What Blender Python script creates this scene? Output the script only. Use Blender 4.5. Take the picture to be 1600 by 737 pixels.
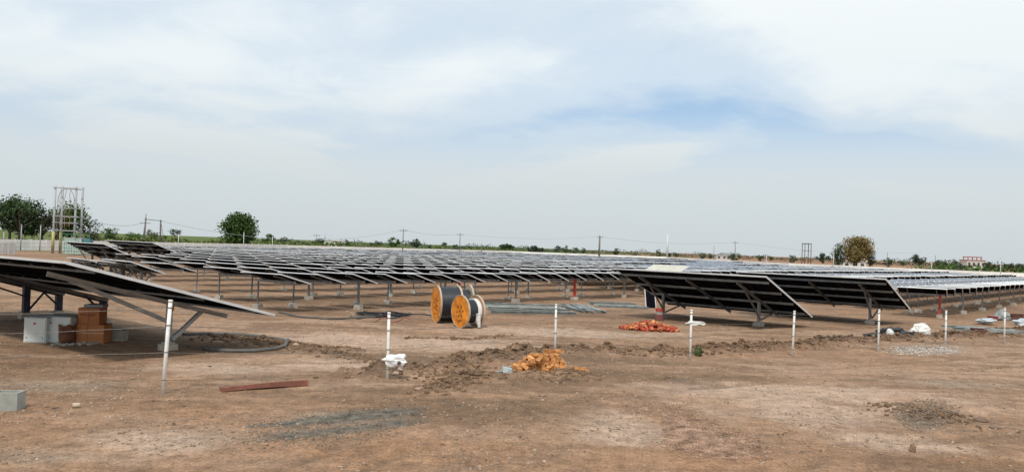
import bpy, math, random
import numpy as np
from mathutils import Vector, Matrix

for o in list(bpy.data.objects):
    bpy.data.objects.remove(o)
SC = bpy.context.scene
COL = SC.collection
random.seed(7)
RNG = np.random.default_rng(11)

# ------------------------------------------------------------------ camera
FPX, EYE = 1208.0, 3.0
ROLL, PITCH = math.atan(.035), math.atan(17.6 / FPX)
FW = Vector((0, math.cos(PITCH), math.sin(PITCH)))
r0 = Vector((1, 0, 0)); u0 = r0.cross(FW)
RT = r0 * math.cos(ROLL) + u0 * math.sin(ROLL)
UP = u0 * math.cos(ROLL) - r0 * math.sin(ROLL)
cam = bpy.data.cameras.new('camera'); camo = bpy.data.objects.new('camera', cam); COL.objects.link(camo)
m = Matrix((RT, UP, -FW)).transposed().to_4x4(); m.translation = Vector((0, 0, EYE)); camo.matrix_world = m
cam.sensor_width = 36; cam.lens = FPX / 1600 * 36; cam.clip_end = 20000; cam.clip_start = .1
SC.camera = camo

# ------------------------------------------------------------------ sky, sun, exposure
SUN_EL, SUN_AZ = math.radians(54), math.radians(-100)     # azimuth measured from +X towards +Y
w = bpy.data.worlds.new('World'); SC.world = w; w.use_nodes = True
nt = w.node_tree; nt.nodes.clear()
def nd(t, typ, **kw):
    n = t.nodes.new(typ)
    for k, v in kw.items(): setattr(n, k, v)
    return n
def mth(t, op, a, b=None):
    n = nd(t, 'ShaderNodeMath', operation=op)
    for i, v in enumerate((a, b)):
        if v is None: continue
        if isinstance(v, (int, float)): n.inputs[i].default_value = v
        else: t.links.new(v, n.inputs[i])
    return n.outputs[0]
def ramp(t, src, stops, interp='LINEAR'):
    n = nd(t, 'ShaderNodeValToRGB'); cr = n.color_ramp; cr.interpolation = interp
    while len(cr.elements) < len(stops): cr.elements.new(.5)
    for e, (p, c) in zip(cr.elements, stops):
        e.position = p; e.color = (c, c, c, 1) if isinstance(c, (int, float)) else (*c, 1)
    t.links.new(src, n.inputs[0]); return n.outputs[0]
def mixc(t, fac, a, b, blend='MIX'):
    n = nd(t, 'ShaderNodeMix', data_type='RGBA', blend_type=blend)
    for i, v in ((0, fac), (6, a), (7, b)):
        if isinstance(v, (int, float)): n.inputs[i].default_value = v
        elif isinstance(v, tuple): n.inputs[i].default_value = (*v, 1)
        else: t.links.new(v, n.inputs[i])
    return n.outputs[2]
def noise(t, vec, scale, detail=4, rough=.55, dist=0.):
    n = nd(t, 'ShaderNodeTexNoise'); n.inputs['Scale'].default_value = scale
    n.inputs['Detail'].default_value = detail; n.inputs['Roughness'].default_value = rough
    n.inputs['Distortion'].default_value = dist
    t.links.new(vec, n.inputs['Vector']); return n.outputs[0]
tc = nd(nt, 'ShaderNodeTexCoord')
sky = nd(nt, 'ShaderNodeTexSky', sky_type='NISHITA'); sky.sun_disc = False
sky.sun_elevation = SUN_EL; sky.sun_rotation = math.pi / 2 - SUN_AZ
sky.air_density = 1.0; sky.dust_density = 1.5
sep = nd(nt, 'ShaderNodeSeparateXYZ'); nt.links.new(tc.outputs['Generated'], sep.inputs[0])
zz = mth(nt, 'MAXIMUM', sep.outputs[2], 0.0)
den = mth(nt, 'ADD', zz, .16)
comb = nd(nt, 'ShaderNodeCombineXYZ')
nt.links.new(mth(nt, 'MULTIPLY', mth(nt, 'DIVIDE', sep.outputs[0], den), -1.0), comb.inputs[0])
nt.links.new(mth(nt, 'DIVIDE', sep.outputs[1], den), comb.inputs[1])
comb.inputs[2].default_value = 3.7
n1 = noise(nt, comb.outputs[0], .56, 6, .47, .35)
n2 = noise(nt, comb.outputs[0], 2.6, 6, .6, .8)
nn = mth(nt, 'ADD', mth(nt, 'MULTIPLY', n1, .88), mth(nt, 'MULTIPLY', n2, .12))
cov = ramp(nt, nn, [(.36, .05), (.455, .60), (.55, 1.0)], 'EASE')
low = ramp(nt, zz, [(0.0, 1.0), (.075, .95), (.2, 0.0)], 'EASE')
cov2 = mth(nt, 'MAXIMUM', cov, low)
bright = ramp(nt, zz, [(0.0, (6.0, 6.55, 6.75)), (.10, (6.9, 7.45, 7.65)), (.2, (8.5, 9.1, 9.35)), (.33, (9.2, 9.7, 9.8))])
skyc = mixc(nt, .6, sky.outputs[0], (4.3, 6.7, 9.6))
colr = mixc(nt, cov2, skyc, bright)
bg = nd(nt, 'ShaderNodeBackground'); bg.inputs[1].default_value = .1
nt.links.new(colr, bg.inputs[0])
wo = nd(nt, 'ShaderNodeOutputWorld'); nt.links.new(bg.outputs[0], wo.inputs[0])

sl = bpy.data.lights.new('sun', 'SUN'); sl.energy = 2.6; sl.angle = math.radians(5); sl.color = (1, .95, .87)
so = bpy.data.objects.new('sun', sl); COL.objects.link(so)
sd = Vector((math.cos(SUN_EL) * math.cos(SUN_AZ), math.cos(SUN_EL) * math.sin(SUN_AZ), math.sin(SUN_EL)))
so.rotation_euler = sd.to_track_quat('Z', 'Y').to_euler()
SC.view_settings.view_transform = 'Standard'; SC.view_settings.look = 'None'
SC.view_settings.exposure = 0.0; SC.view_settings.gamma = 1.0
SC.render.resolution_x, SC.render.resolution_y = 1024, 471
SC.render.engine = 'CYCLES'

# ------------------------------------------------------------------ helpers
def ray(px, py): return FW * FPX + RT * (px - 800) + UP * (368.5 - py)
def spot(px, py, z=0.):
    v = ray(px, py); return Vector((0, 0, EYE)) + v * ((z - EYE) / v.z)
def reach(px, Y):
    """ground point at depth Y in the column px"""
    x = (px - 800) / FPX * Y
    for _ in range(4):
        d = Vector((x, Y, -EYE)); p = 800 + FPX * d.dot(RT) / d.dot(FW); x += (px - p) * Y / FPX
    return Vector((x, Y, 0))

MATS = {}
def mat(name, col, rough=.8, metal=0., var=.25, scale=6., col2=None, bump=0., spec=.5, coat=0., detail=5):
    if name in MATS: return MATS[name]
    M = bpy.data.materials.new(name); M.use_nodes = True; t = M.node_tree
    b = t.nodes['Principled BSDF']
    b.inputs['Roughness'].default_value = rough; b.inputs['Metallic'].default_value = metal
    b.inputs['Specular IOR Level'].default_value = spec; b.inputs['Coat Weight'].default_value = coat
    c = nd(t, 'ShaderNodeTexCoord'); inf = nd(t, 'ShaderNodeObjectInfo')
    ad = nd(t, 'ShaderNodeVectorMath', operation='ADD'); t.links.new(c.outputs['Object'], ad.inputs[0])
    sc_ = nd(t, 'ShaderNodeVectorMath', operation='SCALE'); t.links.new(inf.outputs['Location'], sc_.inputs[0]); sc_.inputs[3].default_value = 1.37
    t.links.new(sc_.outputs[0], ad.inputs[1])
    nf = noise(t, ad.outputs[0], scale, detail, .6)
    lo = tuple(x * (1 - var) for x in col); hi = tuple(min(1, x * (1 + var)) for x in (col2 or col))
    cc = ramp(t, nf, [(.3, lo), (.7, hi)])
    rv = ramp(t, inf.outputs['Random'], [(0, 1 - var * .6), (1, 1 + var * .6 if var < .5 else 1.3)])
    cc = mixc(t, 1.0, cc, rv, 'MULTIPLY')
    t.links.new(cc, b.inputs['Base Color'])
    if bump:
        bp = nd(t, 'ShaderNodeBump'); bp.inputs['Strength'].default_value = bump; bp.inputs['Distance'].default_value = .02
        t.links.new(nf, bp.inputs['Height']); t.links.new(bp.outputs[0], b.inputs['Normal'])
    MATS[name] = M; return M

class MB:
    def __init__(self): self.v = []; self.f = []; self.m = []
    def add(self, vs, fs, mi=0):
        b = len(self.v); self.v += [tuple(x) for x in vs]
        self.f += [tuple(i + b for i in f) for f in fs]; self.m += [mi] * len(fs); return self
    def hexa(self, p, mi=0):
        return self.add(p, [(3, 2, 1, 0), (4, 5, 6, 7), (0, 1, 5, 4), (1, 2, 6, 5), (2, 3, 7, 6), (3, 0, 4, 7)], mi)
    def box(self, c, s, mi=0, M=None):
        x, y, z = (q / 2 for q in s)
        p = [Vector(q) for q in ((-x,-y,-z),(x,-y,-z),(x,y,-z),(-x,y,-z),(-x,-y,z),(x,-y,z),(x,y,z),(-x,y,z))]
        if M is not None: p = [M @ q for q in p]
        c = Vector(c); return self.hexa([q + c for q in p], mi)
    def ext(self, prof, p0, p1, up=(0, 0, 1), mi=0):
        """extrude a closed 2D profile (side, up) from p0 to p1"""
        p0, p1 = Vector(p0), Vector(p1); d = (p1 - p0).normalized(); upv = Vector(up)
        sd_ = d.cross(upv)
        if sd_.length < 1e-4: sd_ = d.cross(Vector((1, 0, 0)))
        sd_.normalize(); uv = sd_.cross(d)
        n = len(prof); vs = [q + sd_ * a + uv * b for q in (p0, p1) for a, b in prof]
        fs = [(i, (i + 1) % n, n + (i + 1) % n, n + i) for i in range(n)] + [tuple(range(n))[::-1], tuple(range(n, 2 * n))]
        return self.add(vs, fs, mi)
    def bar(self, p0, p1, w_=.06, h=.06, up=(0, 0, 1), mi=0):
        a, b = w_ / 2, h / 2; return self.ext([(-a, -b), (a, -b), (a, b), (-a, b)], p0, p1, up, mi)
    def chan(self, p0, p1, w_=.06, h=.12, t=.012, up=(0, 0, 1), mi=0):
        a, b = w_ / 2, h / 2
        return self.ext([(-a, -b), (a, -b), (a, -b + t), (-a + t, -b + t), (-a + t, b - t), (a, b - t), (a, b), (-a, b)], p0, p1, up, mi)
    def tube(self, pts, r, n=8, mi=0, cap=True):
        pts = [Vector(p) for p in pts]; rs = r if isinstance(r, (list, tuple)) else [r] * len(pts)
        vs = []; ref = None
        for i, p in enumerate(pts):
            d = (pts[min(i + 1, len(pts) - 1)] - pts[max(i - 1, 0)]).normalized()
            if ref is None:
                ref = Vector((0, 0, 1)) if abs(d.z) < .9 else Vector((1, 0, 0))
            s_ = d.cross(ref).normalized(); ref = s_.cross(d)
            for k in range(n):
                a = 2 * math.pi * k / n; vs.append(p + (s_ * math.cos(a) + ref * math.sin(a)) * rs[i])
        fs = [(i * n + k, i * n + (k + 1) % n, (i + 1) * n + (k + 1) % n, (i + 1) * n + k) for i in range(len(pts) - 1) for k in range(n)]
        if cap: fs += [tuple(range(n))[::-1], tuple(range((len(pts) - 1) * n, len(pts) * n))]
        return self.add(vs, fs, mi)
    def mesh(self, name, mats, smooth=False):
        me = bpy.data.meshes.new(name); me.from_pydata(self.v, [], self.f)
        for q in (mats if isinstance(mats, (list, tuple)) else [mats]): me.materials.append(q)
        if any(self.m): me.polygons.foreach_set('material_index', self.m)
        if smooth: me.polygons.foreach_set('use_smooth', [True] * len(self.f))
        me.update(); return me
    def build(self, name, mats, parent=None, smooth=False):
        return put(name, self.mesh(name, mats, smooth), parent)
def put(name, me, parent=None, loc=None, M=None):
    o = bpy.data.objects.new(name, me); COL.objects.link(o)
    if parent: o.parent = parent
    if M is not None: o.matrix_local = M
    if loc is not None: o.location = loc
    return o
def tag(o, label=None, cat=None, group=None, kind=None):
    for k, v in (('label', label), ('category', cat), ('group', group), ('kind', kind)):
        if v: o[k] = v
    return o
def empty(name, loc, rz=0., **kw):
    o = bpy.data.objects.new(name, None); COL.objects.link(o); o.location = loc; o.rotation_euler = (0, 0, rz)
    o.empty_display_size = .2
    return tag(o, **kw)
def copy_tree(o, parent=None):
    c = o.copy(); COL.objects.link(c); c.parent = parent
    for ch in list(o.children): copy_tree(ch, c)
    return c

# value noise in numpy
def vnoise(x, y, seed=0):
    xi = np.floor(x).astype(np.int64); yi = np.floor(y).astype(np.int64); fx = x - xi; fy = y - yi
    fx = fx * fx * (3 - 2 * fx); fy = fy * fy * (3 - 2 * fy)
    def hsh(a, b):
        n = (a * 374761393 + b * 668265263 + seed * 974634777) & 0x7fffffff
        n = ((n ^ (n >> 13)) * 1274126177) & 0x7fffffff
        return ((n ^ (n >> 16)) & 0xffff) / 65535.
    return (hsh(xi, yi) * (1 - fx) + hsh(xi + 1, yi) * fx) * (1 - fy) + (hsh(xi, yi + 1) * (1 - fx) + hsh(xi + 1, yi + 1) * fx) * fy
def fbm(x, y, s, o=4, seed=0, g=.5):
    t = 0; a = 1; n = 0
    for i in range(o): t = t + a * vnoise(x * s, y * s, seed + i); n += a; a *= g; s *= 2.03
    return t / n
def sstep(a, b, x):
    t = np.clip((x - a) / (b - a), 0, 1); return t * t * (3 - 2 * t)

# ------------------------------------------------------------------ ground
def pl(*pts): return np.array([[*spot(*p)[:2]] for p in pts])
BERM = [(pl((470, 548), (545, 556), (610, 572)), .38, .10), (pl((580, 585), (640, 575), (700, 580), (745, 572)), .75, .20),
        (pl((735, 562), (800, 552), (860, 548), (950, 550), (1030, 553), (1100, 549), (1180, 544), (1240, 541), (1330, 533), (1420, 529), (1500, 524), (1600, 519)), .62, .23),
        (pl((670, 612), (720, 600), (760, 590)), .5, .10), (pl((330, 528), (390, 532), (430, 538)), .6, .12),
        (pl((440, 541), (520, 545), (560, 549)), .3, .08), (pl((640, 528), (730, 530), (800, 525)), .2, .05)]
RUTS = [pl((430, 736), (560, 690), (690, 640), (800, 612), (960, 596), (1180, 583), (1420, 566), (1600, 552)), pl((560, 737), (680, 690), (780, 652), (900, 626), (1080, 606), (1300, 590), (1600, 570)),
        pl((0, 668), (200, 640), (420, 628), (560, 622), (700, 606)), pl((0, 640), (220, 620), (420, 612), (560, 604)), pl((1250, 737), (1320, 690), (1440, 690), (1600, 676)), pl((300, 572), (450, 566), (560, 566)), pl((620, 540), (860, 530), (1100, 524), (1300, 514), (1500, 504)), pl((640, 532), (860, 523), (1100, 517), (1300, 508))]
MOUND = [(spot(1445, 648), .62, .13), (spot(1470, 655), .4, .09), (spot(1400, 640), .5, .05), (spot(850, 588), .9, .10), (spot(905, 592), .5, .12), (spot(700, 590), .8, .12)]
PALE = [(spot(960, 670), 1.0, .9), (spot(1250, 640), 2.2, 1.3), (spot(1400, 690), 1.4, .5), (spot(540, 570), 2.0, .7), (spot(250, 690), 1.3, .5), (spot(1340, 620), 2.6, 1.0), (spot(330, 575), 2, .6), (spot(1150, 610), 2.4, .9), (spot(620, 535), 5, 1.2), (spot(880, 520), 5, 1.0)]
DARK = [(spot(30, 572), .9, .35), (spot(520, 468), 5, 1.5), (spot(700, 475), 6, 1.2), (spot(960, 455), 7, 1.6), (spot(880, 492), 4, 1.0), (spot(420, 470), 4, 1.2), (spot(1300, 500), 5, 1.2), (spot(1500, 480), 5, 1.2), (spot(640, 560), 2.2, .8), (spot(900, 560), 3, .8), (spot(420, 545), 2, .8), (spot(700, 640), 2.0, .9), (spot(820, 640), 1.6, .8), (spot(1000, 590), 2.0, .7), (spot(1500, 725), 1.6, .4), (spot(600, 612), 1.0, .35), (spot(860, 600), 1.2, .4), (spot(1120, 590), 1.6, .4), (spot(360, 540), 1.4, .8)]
GREYP = [(spot(80, 600), 1.6, .5), (spot(110, 715), 1.0, .3), (spot(1500, 600), 2.2, .5), (spot(560, 655), 1.2, .3)]
ORANGE = [(spot(1520, 720), 1.2, .3), (spot(600, 705), 2.0, .5), (spot(300, 640), 1.0, .4), (spot(1440, 632), .7, .5), (spot(1100, 720), 2.2, .6)]
def segd(x, y, P):
    d = np.full(x.shape, 1e9)
    for a, b in zip(P[:-1], P[1:]):
        ab = b - a; t = np.clip(((x - a[0]) * ab[0] + (y - a[1]) * ab[1]) / (ab @ ab), 0, 1)
        d = np.minimum(d, np.hypot(x - a[0] - t * ab[0], y - a[1] - t * ab[1]))
    return d
def berm_mask(x, y):
    b = np.zeros_like(x); wob = .35 * (fbm(x, y, .9, 3, 21) - .5)
    hh = np.zeros_like(x)
    for P, wd, ht in BERM:
        k = 1 - sstep(wd * .25, wd * 1.25, segd(x, y, P) + wob * wd * 2.2); b = np.maximum(b, k); hh = np.maximum(hh, k * ht)
    return b, hh
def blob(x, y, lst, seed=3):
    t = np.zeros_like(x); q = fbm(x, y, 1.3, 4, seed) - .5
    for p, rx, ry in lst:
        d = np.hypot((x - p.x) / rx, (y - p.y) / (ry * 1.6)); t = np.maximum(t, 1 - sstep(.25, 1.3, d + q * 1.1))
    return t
def rut(x, y):
    t = np.zeros_like(x); wob = .22 * (fbm(x, y, .5, 3, 77) - .5)
    for P in RUTS:
        d = segd(x, y, P) + wob; t = np.maximum(t, 1 - sstep(.10, .20, np.abs(d)))
    return t * sstep(.32, .55, fbm(x, y, .35, 2, 78))
def height(x, y):
    x = np.asarray(x, float); y = np.asarray(y, float)
    near = 1 - sstep(45, 70, np.hypot(x, y))
    h = .10 * (fbm(x, y, .16, 3, 1) - .5) * near
    h = h + near * (.035 * (fbm(x, y * 1.3, 1.1, 4, 2, .6) - .5))
    rough = sstep(.45, .62, fbm(x, y, .33, 3, 5)) * near
    h = h + rough * .05 * np.maximum(0, fbm(x, y, 3.4, 3, 6, .6) - .42)
    h = h - near * .035 * rut(x, y) * (.7 + .6 * fbm(x, y, 7, 2, 79))
    b, hh = berm_mask(x, y)
    cl = fbm(x, y, 2.4, 4, 8, .62)
    h = h + hh * np.clip(.30 + 2.6 * (cl - .42), .0, 1.6) + hh * .5 * np.maximum(0, fbm(x, y, 6.5, 3, 12, .6) - .45)
    for p, r, ht in MOUND:
        d = np.hypot(x - p.x, y - p.y) / r
        h = h + ht * np.exp(-d * d * 1.3) * (.55 + .9 * fbm(x, y, 4, 3, 9))
    return h
def gz(p): return float(height(np.array([p[0]]), np.array([p[1]]))[0])
def at(px, py, dz=0.):
    p = spot(px, py); p.z = gz(p) + dz; return p

def lines(segs):
    r = []
    for a, b, st in segs: r += list(np.arange(a, b, st))
    return np.array(r)
gx = np.concatenate([-np.geomspace(9000, 60, 24), lines([(-56, -24, 1.6), (-24, -9, .22), (-9, 12, .085), (12, 26, .16), (26, 60, 1.6)]), np.geomspace(60, 9000, 24)])
gy = np.concatenate([np.array([-600, -100, -30, -8, 0, 4, 6.5]), lines([(8, 16, .075), (16, 26, .085), (26, 36, .15), (36, 50, .35), (50, 120, 2.5)]), np.geomspace(120, 12000, 34)])
XX, YY = np.meshgrid(gx, gy); ZZ = height(XX, YY)
nx, ny = len(gx), len(gy)
me = bpy.data.meshes.new('ground')
me.vertices.add(nx * ny); me.vertices.foreach_set('co', np.stack([XX, YY, ZZ], -1).astype(np.float32).ravel())
ii = np.arange(nx * ny).reshape(ny, nx)
q = np.stack([ii[:-1, :-1], ii[:-1, 1:], ii[1:, 1:], ii[1:, :-1]], -1).reshape(-1, 4)
me.loops.add(q.size); me.loops.foreach_set('vertex_index', q.ravel().astype(np.int32))
me.polygons.add(len(q)); me.polygons.foreach_set('loop_start', (np.arange(len(q)) * 4).astype(np.int32))
me.polygons.foreach_set('use_smooth', np.ones(len(q), bool)); me.update(calc_edges=True)
# soil kinds as a vertex colour: what the earth itself is made of
def lerp(a, b, t): return a + (np.asarray(b) - a) * t[..., None]
base = np.zeros(XX.shape + (3,)) + np.array([.335, .226, .154])
n_ = fbm(XX, YY * 1.6, .22, 4, 31); base = lerp(base, [.385, .272, .196], sstep(.45, .65, n_))
n_ = fbm(XX, YY * 2.2, .5, 4, 33); base = lerp(base, [.225, .150, .100], .8 * sstep(.52, .68, n_))
n_ = fbm(XX * .5, YY * 3, .8, 4, 35); base = lerp(base, [.250, .168, .112], .75 * sstep(.5, .66, n_))
n_ = fbm(XX, YY, .12, 3, 36); base = lerp(base, [.325, .208, .135], .5 * sstep(.5, .66, n_))
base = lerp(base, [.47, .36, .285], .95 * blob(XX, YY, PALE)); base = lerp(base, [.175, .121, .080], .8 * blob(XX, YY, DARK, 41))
base = lerp(base, [.315, .265, .215], .6 * blob(XX, YY, GREYP, 43)); base = lerp(base, [.345, .205, .12], .5 * blob(XX, YY, ORANGE, 44))
base = lerp(base, [.20, .138, .092], .5 * rut(XX, YY))
bm_, _h = berm_mask(XX, YY); cl = fbm(XX, YY, 2.4, 4, 8, .62)
base = lerp(base, [.150, .102, .070], .85 * bm_ * sstep(.2, .62, cl)); 
# beyond the site: green crop on the left, ploughed red earth on the right
SA = math.radians(47.8); Sv = (math.cos(SA), math.sin(SA)); Uv = (-Sv[1], Sv[0])
SITE = [(-95, 68), (-73, 110), (-58, 200), (0, 305), (58, 290), (72, 200), (100, 165), (175, 92)]
SITE_PX = [(0, 110), (450, 200), (800, 305), (1040, 292), (1235, 205), (1530, 166), (1750, 120)]
out = YY > np.interp(800 + FPX * XX / np.maximum(YY, 1), [q[0] for q in SITE_PX], [q[1] + 1 for q in SITE_PX])
side = sstep(.02, .30, XX / np.maximum(YY, 1) + .15 * (fbm(XX, YY, .01, 2, 50) - .5))
green = np.zeros_like(base) + np.array([.075, .115, .022]); green = lerp(green, [.13, .145, .045], sstep(.4, .6, fbm(XX, YY, .03, 3, 51)))
brown = np.zeros_like(base) + np.array([.25, .140, .082]); brown = lerp(brown, [.33, .20, .115], sstep(.4, .6, fbm(XX, YY, .05, 3, 52)))
base = np.where(out[..., None], lerp(green, brown, side) if False else green + (brown - green) * side[..., None], base)
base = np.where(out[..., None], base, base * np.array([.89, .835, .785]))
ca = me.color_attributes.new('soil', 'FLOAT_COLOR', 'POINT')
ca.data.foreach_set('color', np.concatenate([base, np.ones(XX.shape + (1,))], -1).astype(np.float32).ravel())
G_ = bpy.data.materials.new('soil'); G_.use_nodes = True; t = G_.node_tree; b = t.nodes['Principled BSDF']
b.inputs['Roughness'].default_value = .95; b.inputs['Specular IOR Level'].default_value = .15
at_ = nd(t, 'ShaderNodeVertexColor', layer_name='soil'); c = nd(t, 'ShaderNodeTexCoord')
fa = noise(t, c.outputs['Object'], 3.2, 8, .68); fb = noise(t, c.outputs['Object'], 26, 5, .65); fc = noise(t, c.outputs['Object'], .8, 5, .6, .5); fd = noise(t, c.outputs['Object'], 9, 6, .7)
mult = mixc(t, 1., mixc(t, 1., ramp(t, fa, [(.3, .66), (.7, 1.3)]), ramp(t, fb, [(.3, .58), (.5, 1.0), (.68, 1.30)]), 'MULTIPLY'), ramp(t, fc, [(.3, (.86, .88, .90)), (.7, (1.12, 1.08, 1.04))]), 'MULTIPLY')
mult = mixc(t, 1., mult, ramp(t, fd, [(.30, .62), (.42, .96), (.7, 1.14)]), 'MULTIPLY')
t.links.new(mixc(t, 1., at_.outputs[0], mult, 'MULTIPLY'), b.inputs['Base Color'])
bp = nd(t, 'ShaderNodeBump'); bp.inputs['Strength'].default_value = .9; bp.inputs['Distance'].default_value = .035
t.links.new(mth(t, 'ADD', fa, mth(t, 'MULTIPLY', fb, .5)), bp.inputs['Height']); t.links.new(bp.outputs[0], b.inputs['Normal'])
me.materials.append(G_)
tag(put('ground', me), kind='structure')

# loose clods and stones: nobody could count them
import bmesh
_b = bmesh.new(); bmesh.ops.create_icosphere(_b, subdivisions=1, radius=1)
_b.verts.ensure_lookup_table(); IV = np.array([v.co[:] for v in _b.verts]); IF = np.array([[v.index for v in f.verts] for f in _b.faces]); _b.free()
def stones(name, pts, sizes, material, label, cat, flat=.65, seed=1, sink=.25):
    r = np.random.default_rng(seed); n = len(pts)
    V = IV[None] * (1 + .38 * (r.random((n, len(IV), 1)) - .5) * 2 * .8)
    sc_ = sizes[:, None, None] * np.stack([.8 + .5 * r.random(n), .7 + .5 * r.random(n), flat * (.7 + .5 * r.random(n))], -1)[:, None, :]
    V = V * sc_; a = r.random(n) * 6.283; ca_, sa = np.cos(a)[:, None], np.sin(a)[:, None]
    X = V[..., 0] * ca_ - V[..., 1] * sa; Y = V[..., 0] * sa + V[..., 1] * ca_
    z0 = height(pts[:, 0], pts[:, 1]) + sizes * flat * (1 - 2 * sink) * .5
    V = np.stack([X + pts[:, 0:1], Y + pts[:, 1:2], V[..., 2] + z0[:, None]], -1).reshape(-1, 3)
    Fc = (IF[None] + (np.arange(n) * len(IV))[:, None, None]).reshape(-1, 3)
    me = bpy.data.meshes.new(name); me.vertices.add(len(V)); me.vertices.foreach_set('co', V.astype(np.float32).ravel())
    me.loops.add(Fc.size); me.loops.foreach_set('vertex_index', Fc.ravel().astype(np.int32))
    me.polygons.add(len(Fc)); me.polygons.foreach_set('loop_start', (np.arange(len(Fc)) * 3).astype(np.int32)); me.update(calc_edges=True)
    me.materials.append(material)
    return tag(put(name, me), label, cat, kind='stuff')
clod_m = mat('clod_soil', (.150, .095, .060), .95, var=.45, scale=1.7, col2=(.235, .155, .10), bump=.3, spec=.1)
pts, sz = [], []
for P, wd, ht in BERM:
    for a_, b_ in zip(P[:-1], P[1:]):
        L_ = np.linalg.norm(b_ - a_); n = int(L_ * 190 * (wd / .5))
        tt = RNG.random(n)[:, None]; pts.append(a_ + (b_ - a_) * tt + RNG.normal(size=(n, 2)) * wd * .52); sz.append(.012 + .07 * RNG.random(n) ** 5)
for p, r, ht in MOUND:
    n = int(260 * r); pts.append(np.array([p.x, p.y]) + RNG.normal(size=(n, 2)) * r * .55); sz.append(.014 + .05 * RNG.random(n) ** 3)
stones('soil_clods', np.concatenate(pts), np.concatenate(sz), clod_m, 'dark brown clods of dug earth along the spoil ridges', 'earth', seed=2)
n = 60000; ys = 8.5 + 30 * RNG.random(n) ** 1.8; xs = (RNG.random(n) * 2 - 1) * (ys * .7 + 1)
keep = fbm(xs, ys, .7, 3, 61) > .34 + .26 * RNG.random(n)
p_ = np.stack([xs, ys], -1)[keep]
stones('scattered_pebbles', p_, .006 + .028 * RNG.random(len(p_)) ** 5, mat('pebble', (.15, .10, .07), .95, var=.5, scale=2.2, col2=(.33, .25, .19), spec=.1), 'small pebbles and crumbs scattered over the bare earth', 'pebbles', seed=3)
# dark grey gravel smear
def patch(px0, px1, fn, n, seed):
    r = np.random.default_rng(seed); o = []
    while len(o) < n:
        x, y = px0[0] + (px1[0] - px0[0]) * r.random(), px0[1] + (px1[1] - px0[1]) * r.random()
        if fn(x, y, r): o.append(spot(x, y)[:2])
    return np.array(o)
def grav1(x, y, r):
    m1 = 1 - abs(y - (663 - (x - 450) * .095)) / (4 + 8 * min(1, max(0, (x - 400) / 150))); m2 = .7 * (1 - abs(y - (684 - (x - 430) * .10)) / 9)
    e = min(1, (x - 375) / 70) * min(1, (680 - x) / 60)
    m3 = .22 * (1 - math.hypot((x - 500) / 150, (y - 672) / 30))
    return r.random() < max(m1, m2, m3) * e
gp = patch((375, 636), (680, 706), grav1, 9500, 5)
stones('dark_gravel', gp, .006 + .010 * RNG.random(len(gp)) ** 2, mat('grey_gravel', (.095, .088, .07), .9, var=.5, scale=5, col2=(.20, .185, .155)), 'smear of dark grey gravel on the earth in the foreground', 'gravel', seed=6)
def grav2(x, y, r):
    if 855 < x < 1035 and 648 < y < 690: return False
    cx = 1000 + (y - 630) * 1.75; return r.random() < max(0, 1.05 - abs(x - cx) / (60 + (y - 630) * .5)) ** 1.5 * min(1, (y - 628) / 25) * min(1, (724 - y) / 30)
gp = patch((930, 628), (1215, 722), grav2, 9000, 7)
stones('brown_gravel', gp, .008 + .017 * RNG.random(len(gp)) ** 2, mat('brown_gravel', (.165, .095, .062), .92, var=.5, scale=4, col2=(.30, .19, .13)), 'broad patch of reddish brown broken stone in the foreground', 'gravel', seed=8)
def grav3(x, y, r): return math.hypot((x - 1447) / 55, (y - 648) / 26) < .35 + .65 * r.random()
gp = patch((1385, 618), (1510, 680), grav3, 3200, 9)
stones('rubble_stones', gp, .008 + .022 * RNG.random(len(gp)) ** 3, mat('rubble', (.17, .118, .08), .92, var=.5, scale=4, col2=(.24, .19, .145)), 'low heap of broken stone and earth at the right foreground', 'rubble', seed=10)
def grav4(x, y, r): return math.hypot((x - 1445) / 80, (y - 546) / 9) < .3 + .7 * r.random()
gp = patch((1360, 534), (1530, 556), grav4, 1100, 12)
stones('pale_gravel', gp, .012 + .03 * RNG.random(len(gp)) ** 2, mat('pale_gravel', (.30, .27, .24), .9, var=.4, scale=4, col2=(.42, .39, .35)), 'pale grey stones strewn below the white sack', 'gravel', seed=13)

# ------------------------------------------------------------------ materials
ALU = mat('aluminium_frame', (.72, .73, .74), .45, .35, var=.10, scale=3)
GALV = mat('galvanised_steel', (.21, .215, .215), .5, .6, var=.25, scale=5)
GALVD = mat('dull_steel', (.24, .25, .26), .6, .45, var=.25, scale=4)
NAVY = mat('dark_steel_post', (.035, .042, .065), .6, .3, var=.3, scale=4)
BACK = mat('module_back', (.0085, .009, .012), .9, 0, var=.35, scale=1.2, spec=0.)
CONC = mat('concrete', (.38, .345, .295), .92, var=.25, scale=5, bump=.3, spec=.2)
REDP = mat('red_oxide_post', (.36, .045, .03), .6, var=.25)
ORNG = mat('orange_cap', (.55, .13, .03), .6, var=.2)
PVC = mat('white_pipe', (.74, .73, .69), .45, var=.12, scale=9)
WIRE = mat('wire', (.17, .155, .14), .55, .5, var=.3)
BLACK = mat('black_rubber', (.016, .016, .018), .5, var=.3)
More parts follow.
